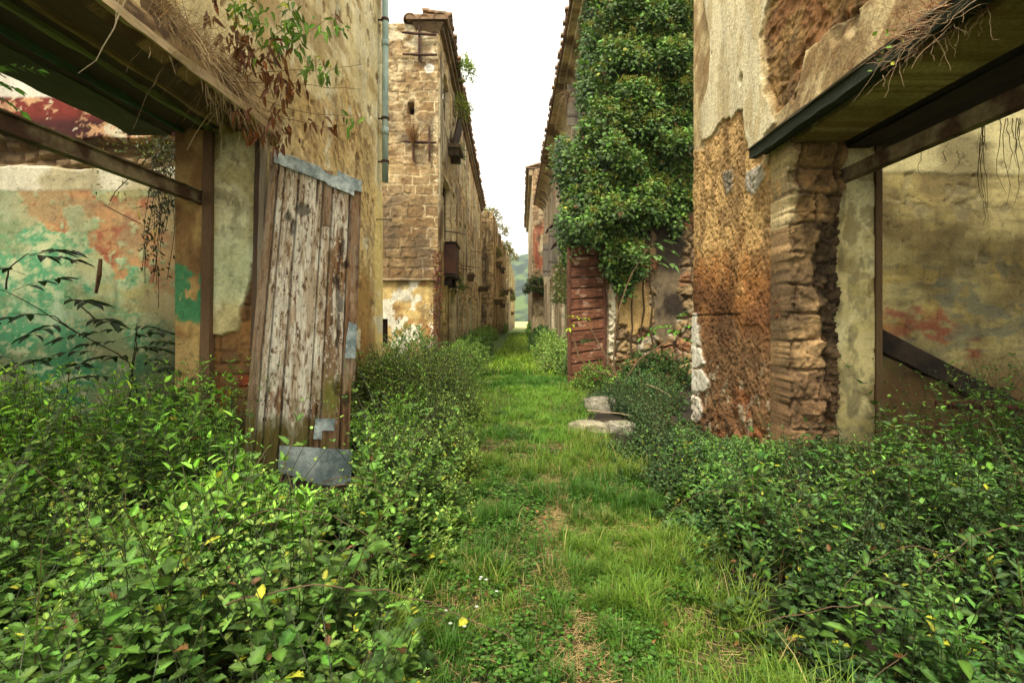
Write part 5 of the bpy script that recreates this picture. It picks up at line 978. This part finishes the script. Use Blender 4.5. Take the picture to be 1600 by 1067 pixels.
for j in range(30):
    hub = c1+np.stack([rng.normal(0, .02, n), -.20+0*c1[:, 0], .12+0*c1[:, 0]], -1); D = norm(rng.normal(0, 1, (n, 3))+[0, -.4, .5]); s = np.full(n, .030); leaves(fb, hub+D*.045+rng.normal(0, .03, (n, 3)), D, rng.normal(0, 1, (n, 3)), s, s, varcol(C(178, 176, 84), n, .2, .0), 'small')
fb.build('flowers', M_LEAF, IV)['kind'] = 'stuff'
for (a, c_) in (((985, 560), (990, 380)), ((1000, 545), (1030, 200)), ((958, 590), (972, 430)), ((1020, 560), (1010, 300))): cane(st, V(*a, 12.68), V(*c_, 12.6), .0, .022, C(84, 66, 44), k=12)
st.build('stem', M_STEM, IV)

# ---- saplings and single branches
def compound(b, lb, P0, D0, L, pairs, leafL, col, ratio=.4, kind='lance', var=.2, N=(0, 0, 1.)):
    """a compound leaf: a stalk with opposite leaflets and one at the tip"""
    P0 = np.array(P0, float); D0 = norm(np.array(D0, float)); t = np.linspace(0, 1, 6)[:, None]; P = P0+D0*L*t-np.array([0, 0, 1])*(.22*L*t**2); tubes(b, P, .0028*np.linspace(1.2, .5, 6), C(96, 110, 52), 3)
    S = norm(np.cross(D0, [0, 0, 1.]))
    pos, dr = [], []
    for i in range(pairs):
        q = .3+.62*i/max(1, pairs-1); p = P0+D0*L*q-np.array([0, 0, 1])*(.22*L*q*q)
        for sg in (-1, 1): pos.append(p); dr.append(D0*.55+S*sg-np.array([0, 0, .25]))
    pos.append(P[-1]); dr.append(D0-np.array([0, 0, .4])); pos = np.array(pos); dr = np.array(dr)+rng.normal(0, .1, (len(dr), 3)); s = leafL*rng.uniform(.8, 1.15, len(pos))
    leaves(lb, pos, dr, np.array(N)+rng.normal(0, .15, pos.shape), s, s*ratio, varcol(col, len(pos), var, 0), kind)
def branch(name, label, cat, stems, fronds, leafL, col, pairs=3, L=.24, par=None, scol=C(120, 96, 66), r=.008, ratio=.4, N=(0, 0, 1.)):
    T_ = thing(name, label, cat, tuple(stems[0][0])); sb = MB(); lb = MB()
    for pts in stems:
        pts = np.array(pts, float); k = np.linspace(0, len(pts)-1, 14); i = np.minimum(k.astype(int), len(pts)-2); f = (k-i)[:, None]; tubes(sb, pts[i]*(1-f)+pts[i+1]*f+rng.normal(0, .004, (14, 3)), r*np.linspace(1.2, .45, 14), scol, 6)
    for p, d in fronds: compound(sb, lb, p, d, L*rng.uniform(.8, 1.2), pairs, leafL, col, ratio, N=N)
    sb.build('stem', M_STEM, T_); lb.build('leaves', M_LEAF, T_); return T_
# by the rubble wall
Y0 = 11.3
branch('sapling', 'young sapling with bent bare stems and broad light leaves before the rubble wall', 'sapling',
       [[V(975, 625, Y0), V(958, 570, Y0), V(962, 500, Y0), V(985, 430, Y0), V(1015, 385, Y0-.2)], [V(968, 600, Y0), V(940, 545, Y0), V(918, 505, Y0), V(900, 492, Y0)], [V(972, 600, Y0), V(1000, 560, Y0-.2), V(1040, 535, Y0-.3), V(1062, 530, Y0-.3)], [V(966, 590, Y0), V(930, 580, Y0-.2), V(905, 560, Y0-.2), V(895, 530, Y0-.2)]],
       [(V(1015, 385, 11.1), (.6, -.4, .3)), (V(1010, 390, 11.1), (-.5, -.6, .2)), (V(1018, 384, 11.1), (.9, -.3, -.1)), (V(1000, 410, 11.2), (.8, -.5, .1)), (V(1005, 400, 11.2), (.2, -.9, .1)), (V(1020, 395, 11.1), (.8, -.6, -.4))], .24, C(112, 150, 90), 2, .5, ratio=.5, r=.02)
branch('elder_sprig', 'bright green leafy sprig against the shaded corner beside the pillar', 'plant', [[V(1068, 560, 10.4), V(1060, 525, 10.4), V(1052, 500, 10.4)], [V(1060, 530, 10.4), V(1040, 512, 10.3), V(1020, 516, 10.2)]],
       [(V(1055, 505, 10.4), (.3, -.5, .8)), (V(1055, 510, 10.4), (-.8, -.4, .2)), (V(1040, 512, 10.3), (-.7, -.5, .2)), (V(1050, 515, 10.3), (-.2, -.9, .1)), (V(1060, 515, 10.4), (.6, -.6, .4)), (V(1030, 514, 10.3), (-.9, -.3, -.2)), (V(1062, 530, 10.4), (.5, -.7, .1))], .15, C(104, 164, 62), 3, .36, ratio=.42)
branch('yellow_sprig', 'small yellow-green sprig hanging in front of the red board door', 'plant', [[V(905, 560, 11.2), V(895, 520, 11.2), V(902, 496, 11.2)]], [(V(902, 496, 11.2), (-.6, -.5, .3)), (V(902, 498, 11.2), (.6, -.5, .2)), (V(898, 505, 11.2), (-.8, -.4, -.4))], .15, C(168, 190, 50), 2, .22)
# saplings inside the left room, shade put into their dark leaf colour
fr = []
sp = [V(222, 640, 5.9), V(200, 560, 5.7), V(120, 520, 5.4), V(40, 470, 5.2), V(-30, 440, 5.0)]
for (a, c_, Y_, d) in ((75, 395, 5.3, (.7, -.3, .15)), (45, 400, 5.25, (.8, .2, .1)), (110, 470, 5.3, (.9, -.3, .15)), (150, 500, 5.5, (.8, -.5, .15)), (40, 430, 5.2, (-.6, -.4, .4)), (70, 490, 5.3, (-.9, -.2, .0)), (160, 520, 5.5, (-.8, -.5, .05)), (200, 545, 5.7, (.9, .1, .2)), (190, 530, 5.6, (.5, .6, .3)), (205, 560, 5.7, (-.9, .1, .2)), (20, 455, 5.1, (.3, .7, .5)), (95, 505, 5.4, (.1, -.9, -.1))): fr.append((V(a, c_, Y_), d))
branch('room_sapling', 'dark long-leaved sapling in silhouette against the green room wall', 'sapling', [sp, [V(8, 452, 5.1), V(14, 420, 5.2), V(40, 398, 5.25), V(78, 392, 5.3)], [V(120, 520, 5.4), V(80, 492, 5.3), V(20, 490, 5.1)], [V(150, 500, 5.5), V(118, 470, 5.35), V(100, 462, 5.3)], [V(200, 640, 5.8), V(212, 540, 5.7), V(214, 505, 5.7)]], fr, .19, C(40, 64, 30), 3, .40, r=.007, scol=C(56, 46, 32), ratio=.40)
fr = [(V(214+dx, 510+dy, 5.7), d) for dx, dy, d in ((0, 0, (.8, -.4, .1)), (0, 4, (-.8, -.4, .1)), (-20, 24, (-.7, -.3, .1)), (20, 26, (.8, -.3, .2)), (-60, 40, (-.7, -.5, .2)), (10, 50, (.9, -.3, .0)), (-110, 50, (-.8, -.3, .1)), (-90, 60, (.5, -.6, .2)), (-150, 60, (.4, -.6, .3)), (-190, 50, (-.5, -.6, .3)), (-200, 70, (.7, -.6, .2)), (50, 66, (.5, -.7, .2)), (-40, 80, (0, -.9, .3)))]
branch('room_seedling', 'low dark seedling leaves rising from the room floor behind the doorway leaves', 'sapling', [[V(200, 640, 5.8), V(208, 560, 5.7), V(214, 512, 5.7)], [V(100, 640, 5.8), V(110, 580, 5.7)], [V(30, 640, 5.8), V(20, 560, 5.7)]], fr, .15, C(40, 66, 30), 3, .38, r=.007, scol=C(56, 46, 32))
branch('overhanging_branch', 'bright compound-leaved branch hanging under the lintel boards above the rusty bar', 'branch', [[V(-70, 60, 3.6), V(-30, 100, 3.6), V(10, 122, 3.6)]], [(V(-12, 108, 3.6), (1, .1, .25)), (V(-20, 125, 3.6), (1, -.1, -.12)), (V(-25, 112, 3.6), (.9, -.5, .1)), (V(-30, 140, 3.6), (.9, .3, -.3))], 0.085, C(150, 214, 96), 4, .27, ratio=.42, N=(.1, -.8, .7))
# near leafy sprays at the lower edge
def spray(label, pts, leafL, col, ratio=.42, n=16, kind='lance', nm='leafy_shoot'):
    T_ = thing(nm, label, 'plant', (pts[0][0], pts[0][1], 0)); sb, lb = MB(), MB()
    for (x, y, h) in pts: shoots(lb, np.array([x]), np.array([y]), np.array([0.]), np.array([h]), n//2, leafL, ratio, col, kind, start=.45, lean=.35, tip=1.4, var=.15, stemr=.004)
    lb.build('leaves', M_LEAF, T_)
spray('pale lance-leaved shoots at the path edge near the white wildflowers', [(-.62, 2.25, .42), (-.80, 2.35, .46), (-.50, 2.2, .30), (-.95, 2.3, .45), (-.70, 2.55, .46), (-1.05, 2.5, .42)], .062, C(128, 164, 84), .44, 18)
spray('tall broad-leaved shoots before the cream pier', [(2.05, 3.9, .80), (2.2, 4.1, .84), (1.95, 4.15, .72), (2.4, 3.9, .82)], .11, C(72, 118, 54), .5, 12)
spray('young light green shoots low at the grass edge before the pillar', [(1.35, 2.35, .35), (1.5, 2.3, .4), (1.95, 2.5, .52), (2.05, 2.4, .5)], .07, C(96, 138, 58), .45, 14)
spray('glossy broad shoots in front of the yellow room', [(2.7, 3.3, .82), (2.95, 3.5, .88), (2.5, 3.2, .74), (3.1, 3.4, .8)], .10, C(66, 110, 54), .5, 12)
spray('large-leaved shoots standing above the bramble before the green room', [(-2.5, 4.3, .78), (-2.3, 4.1, .74), (-2.75, 4.4, .86), (-2.05, 4.0, .66), (-3.0, 4.6, .92), (-2.6, 3.9, .8)], .115, C(120, 166, 66), .42, 12)
for i, (px, py, Y_) in enumerate(((40, 850, 2.6), (160, 880, 2.6), (330, 1040, 2.1), (60, 1010, 2.2))):
    x_, _, z_ = V(px, py, Y_)
    spray(('yellowing', 'acid green', 'yellow-tipped', 'pale yellow')[i]+' shoot '+('below the broad leaves of the green room doorway', 'in the bramble under an arching cane', 'low in the bramble close to the path', 'deep in the bramble far from the path')[i], [(x_, Y_, max(z_, .35)), (x_+.12, Y_+.05, max(z_, .35)*.9)], .06, C(176, 190, 64), .5, 10)

# ---- dry tufts on the lintels
def fan(b, P0, dirs, n, L, spread, r=.0018, col=C(168, 140, 100), sag=.35, k=9):
    P0 = np.array(P0, float); a = np.repeat(np.asarray(dirs, float)[None], n, 0)+rng.normal(0, spread, (n, 3)); a = norm(a); l = L*rng.uniform(.35, 1.2, n)
    t = np.linspace(0, 1, k)[None, :, None]; st = P0+rng.normal(0, .04, (n, 3)); wob = np.cumsum(rng.normal(0, .012, (n, k, 3)), 1)
    P = st[:, None]+a[:, None]*l[:, None, None]*t-np.array([0, 0, 1.])*(sag*l*rng.uniform(.3, 1.5, n))[:, None, None]*t**2+wob*t; c = np.asarray(col)*np.exp(rng.normal(0, .3, (n, 1)))
    tubes(b, P, r*np.linspace(1.4, .5, k)[None]*rng.uniform(.7, 1.5, (n, 1)), c, 3); return P
b = MB(); dl = MB(); gl = MB()
Tf = thing('dry_weed', 'tangled weed with withered brown and fresh green leaves on the green room lintel', 'weed', V(365, 130, 4.85))
ends = []
for (px, py, Y_, n) in ((250, 20, 3.95, 40), (290, 55, 4.2, 55), (320, 88, 4.45, 60), (345, 115, 4.7, 90), (368, 145, 4.95, 70), (395, 175, 5.25, 50), (425, 195, 5.5, 30)):
    ends.append(fan(b, V(px, py, Y_), (.55, -.15, .25), int(n*1.4), 0.46, .46, .0016, C(196, 170, 128), sag=.55)); fan(b, V(px, py, Y_), (.25, -.2, -.5), n, 0.30, .46, .0015, C(190, 160, 116), sag=.4); fan(b, V(px, py, Y_), (.2, -.3, .9), n//3, .35, .4, sag=.3)
main = [[(350, 120, 4.7), (400, 80, 4.6), (450, 40, 4.5), (470, 0, 4.5)], [(350, 125, 4.7), (430, 110, 4.6), (500, 112, 4.5), (565, 102, 4.45)], [(350, 128, 4.7), (440, 130, 4.6), (520, 138, 4.5), (565, 140, 4.45)], [(360, 130, 4.7), (420, 160, 4.8), (480, 178, 4.7), (555, 182, 4.6)], [(380, 150, 4.9), (440, 185, 4.9), (510, 200, 4.8), (560, 190, 4.75)], [(350, 118, 4.7), (380, 60, 4.5), (395, 0, 4.4), (400, -40, 4.4)], [(352, 118, 4.7), (420, 70, 4.5), (480, 55, 4.4), (522, 22, 4.4)]]
for pts in main: 
    pp_ = np.array([V(*p) for p in pts]); k = np.linspace(0, len(pp_)-1, 12); i = np.minimum(k.astype(int), len(pp_)-2); f = (k-i)[:, None]; tubes(b, pp_[i]*(1-f)+pp_[i+1]*f+rng.normal(0, .006, (12, 3)), .0032*np.linspace(1.3, .5, 12), C(120, 96, 64), 4)
def cloud(bb, px0, px1, py0, py1, Y_, n, L, ratio, col, down, yl=0, kind='lance', var=.3):
    P = np.array([V(rng.uniform(px0, px1), rng.uniform(py0, py1), Y_+rng.normal(0, .12)) for _ in range(n)]); s = L*rng.uniform(.6, 1.3, n)
    leaves(bb, P, np.stack([rng.normal(0, .35, n), rng.normal(-.1, .35, n), -down+rng.normal(0, .35, n)], -1), rng.normal(0, .5, (n, 3))+[0, -1, .1], s, s*ratio, varcol(col, n, var, yl), kind)
for (a, c_, e, f_, n) in ((345, 375, 20, 80, 18), (365, 400, 50, 110, 34), (385, 440, 70, 120, 22), (410, 455, 110, 150, 18), (420, 470, 60, 100, 14), (440, 480, 120, 150, 10), (425, 445, 150, 235, 16), (310, 340, -10, 30, 10), (380, 470, 190, 215, 14), (470, 540, 180, 200, 9), (365, 395, 165, 215, 8)): cloud(dl, a, c_, e, f_, 4.6, int(n*1.5), .105, .28, C(122, 74, 34), 1.0, .0)
for (a, c_, e, f_, n) in ((355, 400, -20, 40, 34), (385, 470, 0, 60, 50), (440, 480, 30, 80, 26), (470, 515, 85, 120, 22), (480, 540, 20, 50, 14), (400, 450, 60, 90, 14), (535, 560, 180, 200, 8), (500, 530, 110, 132, 6)): cloud(gl, a, c_, e, f_, 4.5, int(n*1.3), .095, .34, C(112, 150, 52), .45, .06)
b.build('stem', M_STEM, Tf)['kind'] = 'stuff'; dl.build('withered_leaves', M_LEAF, Tf); gl.build('leaves', M_LEAF, Tf)
b = MB(); 
for pts, r in (([(205, -20, 3.3), (185, 25, 3.3), (178, 45, 3.3), (160, 75, 3.3), (150, 95, 3.3), (122, 115, 3.3)], .0045), ([(190, -20, 3.3), (182, 15, 3.3), (180, 40, 3.3)], .003), ([(355, 160, 5.0), (325, 180, 5.0), (305, 210, 5.0), (292, 235, 5.0)], .006)):
    pp_ = np.array([V(*p) for p in pts]); tubes(b, pp_, r*np.linspace(1.2, .5, len(pp_)), C(206, 186, 150), 5)
TH = thing('hanging_roots', 'pale bare roots dangling below the lintel boards of the green room', 'roots', V(180, 40, 3.3)); b.build_each('root', M_STEM, TH)
Tf = thing('dry_weed', 'spiky dry reddish weed growing on the dark green lintel board', 'weed', V(1470, 40, 3.25)); b = MB(); gl = MB()
for (px, py, Y_, n) in ((1500, 18, 3.02, 50), (1470, 40, 3.15, 90), (1440, 62, 3.3, 60), (1540, -5, 2.9, 40), (1400, 95, 3.5, 16)):
    fan(b, V(px, py, Y_), (-.25, -.1, .7), n, .26, .42, .0014, C(136, 92, 62), .1); fan(b, V(px, py, Y_), (-.9, -.1, -.05), n//3, .32, .25, .0013, C(176, 146, 110), .3); fan(b, V(px, py, Y_), (-.2, -.2, -.6), n//6, .2, .3, .0014, C(186, 160, 120), .2)
cloud(gl, 1360, 1410, 30, 120, 3.3, 12, .03, .7, C(120, 158, 50), .1, .2, 'oval'); b.build('stem', M_STEM, Tf)['kind'] = 'stuff'; gl.build('leaves', M_LEAF, Tf)
b = MB()
for i in range(16):
    x0 = rng.uniform(1525, 1600) if i < 13 else rng.uniform(1380, 1500); y0 = 185 if i < 13 else 235; L_ = rng.uniform(60, 180) if i < 13 else rng.uniform(15, 45); t = np.linspace(0, 1, 12); ph = rng.uniform(0, 6)
    tubes(b, np.array([V(x0+9*math.sin(ph+q*6)*q+rng.normal(0, 1), y0+L_*q, 5.6) for q in t]), .0045*np.linspace(1.2, .4, 12), C(86, 74, 42), 4)
TH = thing('hanging_roots', 'thin dark roots hanging before the yellow room wall', 'roots', V(1560, 200, 5.6)); b.build_each('root', M_STEM, TH)
# vine in the corner of the green room
Tf = thing('hanging_vine', 'dark vine hanging beside the inner pier of the green room', 'vine', V(250, 330, 6.2)); b = MB(); lb = MB()
for i in range(14):
    x0 = rng.uniform(236, 276); y0 = rng.uniform(215, 260); L_ = rng.uniform(90, 230); Y_ = rng.uniform(6.1, 6.6); pts = np.array([V(x0-8*q+6*math.sin(i+q*5), y0+L_*q, Y_) for q in np.linspace(0, 1, 10)]); tubes(b, pts, .004, C(70, 58, 36), 4)
    n = 46; k = rng.integers(0, 9, n); P = pts[k]+rng.normal(0, .035, (n, 3)); s = .06*rng.uniform(.5, 1.2, n); leaves(lb, P, rng.normal(0, .6, (n, 3))-[0, .2, .7], rng.normal(0, .5, (n, 3))-[0, .8, -.4], s, s*.4, varcol(C(62, 70, 32), n, .35, .02), 'lance')
for (x0, y0, n) in ((235, 228, 130), (262, 240, 120), (200, 245, 60), (180, 280, 24), (190, 310, 12)):
    P = np.array(V(x0, y0, 6.6))+rng.normal(0, 1, (n, 3))*[.22, .1, .12]; s = .06*rng.uniform(.5, 1.2, n); leaves(lb, P, rng.normal(0, .7, (n, 3)), rng.normal(0, .5, (n, 3))+[0, -.5, 1], s, s*.42, varcol(C(88, 102, 40), n, .35, .03), 'lance')
for pts in ([(236, 240), (205, 275), (180, 300), (172, 315)], [(220, 350), (190, 335), (162, 320)]): tubes(b, np.array([V(*p, 6.55) for p in pts]), .006, C(60, 44, 32), 4)
b.build('stem', M_STEM, Tf); lb.build('leaves', M_LEAF, Tf)
b = MB(); tubes(b, np.array([V(157, 405, 6.75), V(155, 430, 6.72), V(150, 458, 6.76)]), [.022, .028, .018], C(96, 70, 42), 6); tag(b.build('dead_branch', M_STEM), 'short dead stick hanging on the green room wall', 'stick')
b = MB(); fan(b, V(646, 222, 15.85), (0, -.2, 1), 70, .75, .38, .006, C(132, 96, 52), .0); tag(b.build('dry_weed', M_STEM), 'small dry bush growing above the lower iron tie of the stone tower', 'weed')
b = MB(); fan(b, V(888, 148, 15.5), (-.2, -.3, -.2), 80, .45, .5, .006, C(120, 98, 70), .4); tag(b.build('dry_weed', M_STEM), 'matted dry nest-like weed under the eaves of the cream stucco house', 'weed')

# ---- stones, sticks
def stone(label, c, r, seed, col, name='stone'):
    import bmesh
    bm = bmesh.new(); bmesh.ops.create_icosphere(bm, subdivisions=4, radius=1); v = np.array([x_.co[:] for x_ in bm.verts]); f = np.array([[q.index for q in p_.verts] for p_ in bm.faces]); bm.free()
    v = np.sign(v)*np.abs(v)**.55; fc_ = facet(v[:, 0]+seed+9, v[:, 1]+v[:, 2]*.8+9, 2.2, seed)+.4*facet(v[:, 0]+v[:, 2]+9, v[:, 1]-v[:, 2]*.6+9, 5, seed+1); v = v*(1+.16*fc_)[:, None]; n_ = fbm(v[:, 0]*1.3+seed+v[:, 2], v[:, 1]*1.3+seed-v[:, 2]*.7, 5, seed); n2 = fbm(v[:, 0]*5+seed+v[:, 2]*3, v[:, 1]*5+seed, 4, seed+3); v = v*(.68+.5*n_+.2*(n2-.5))[:, None]*np.array(r)+np.array(c)
    cc = mix(flat(col, n2), np.asarray(col)*.55, ss(.45, .65, n2)); cc = mix(cc, C(98, 104, 54), ss(.55, .65, n_)*.5); b = MB(); b.add(v, f, cc); return tag(b.build(name, M_STONE, None, True), label, 'stone', 'fallen pale stones beside the path')
x_, y_, _ = V(942, 676, 7.5); stone('broad flat pale stone lying at the grass edge, lowest of the three', (.98, 7.25, .05), (.30, .19, .13), 3, C(176, 166, 138)); stone('rounded grey-white block behind the flat stone', (1.40, 8.9, .08), (.30, .20, .20), 9, C(156, 148, 128)); stone('small pale stone half hidden beside the flat stone', (1.42, 7.3, .06), (.24, .17, .11), 14, C(178, 170, 148))
for i, (p, q, Y_) in enumerate((((918, 641), (1018, 655), 7.9), ((912, 663), (1014, 668), 7.4), ((985, 708), (1050, 715), 6.7), ((1005, 628), (1040, 660), 8.2), ((1010, 600), (1050, 620), 8.6))):
    b = MB(); cane(b, V(*p, Y_), V(*q, Y_-.1), .015, .009, C(172, 150, 116), k=9, sides=5); tag(b.build('fallen_stick', M_STEM), ('pale dead stick above the rounded block stone', 'long pale stick lying over the flat stone', 'lowest dead stick, below the flat stone', 'short leaning stick near the white pillar stones', 'highest of the dead sticks, by the dark scrub')[i], 'stick', 'dead sticks beside the stones')
# small white wildflowers at the front edge of the grass
for i, (x0, y0) in enumerate(((-.28, 2.5), (-.20, 2.75))):
    T_ = thing('wildflower', ('cluster of tiny white flowers low beside the straw patch', 'second white wildflower sprig, a little further up the path')[i], 'flower', (x0, y0, 0)); b = MB(); fb = MB()
    for k in range(4):
        e = np.array([x0+rng.normal(0, .05), y0+rng.normal(0, .05), rng.uniform(.10, .2)]); cane(b, (x0, y0, 0), e, .01, .0012, C(96, 124, 60), k=5, sides=3)
        for q in range(5): 
            a = q*1.257; leaves(fb, e[None], np.array([[math.cos(a), math.sin(a), .3]]), np.array([[0, 0, 1.]]), .012, .009, np.array([C(232, 232, 220)]), 'small')
    b.build('stem', M_STEM, T_); fb.build('flower', M_GRASS, T_)

# ---- the air: a thin haze that turns the hills blue-green
b = MB(); b.box((-1000, -420, -3), (1000, 1600, 230)); m = bpy.data.materials.new("haze"); m.use_nodes = True; m.node_tree.nodes.clear()
pv = m.node_tree.nodes.new("ShaderNodeVolumePrincipled"); ou = m.node_tree.nodes.new("ShaderNodeOutputMaterial"); m.node_tree.links.new(pv.outputs[0], ou.inputs['Volume'])
pv.inputs['Color'].default_value = (.80, .92, 1, 1); pv.inputs['Density'].default_value = .00034; pv.inputs['Anisotropy'].default_value = .2
tag(b.build('haze', m), kind='stuff')
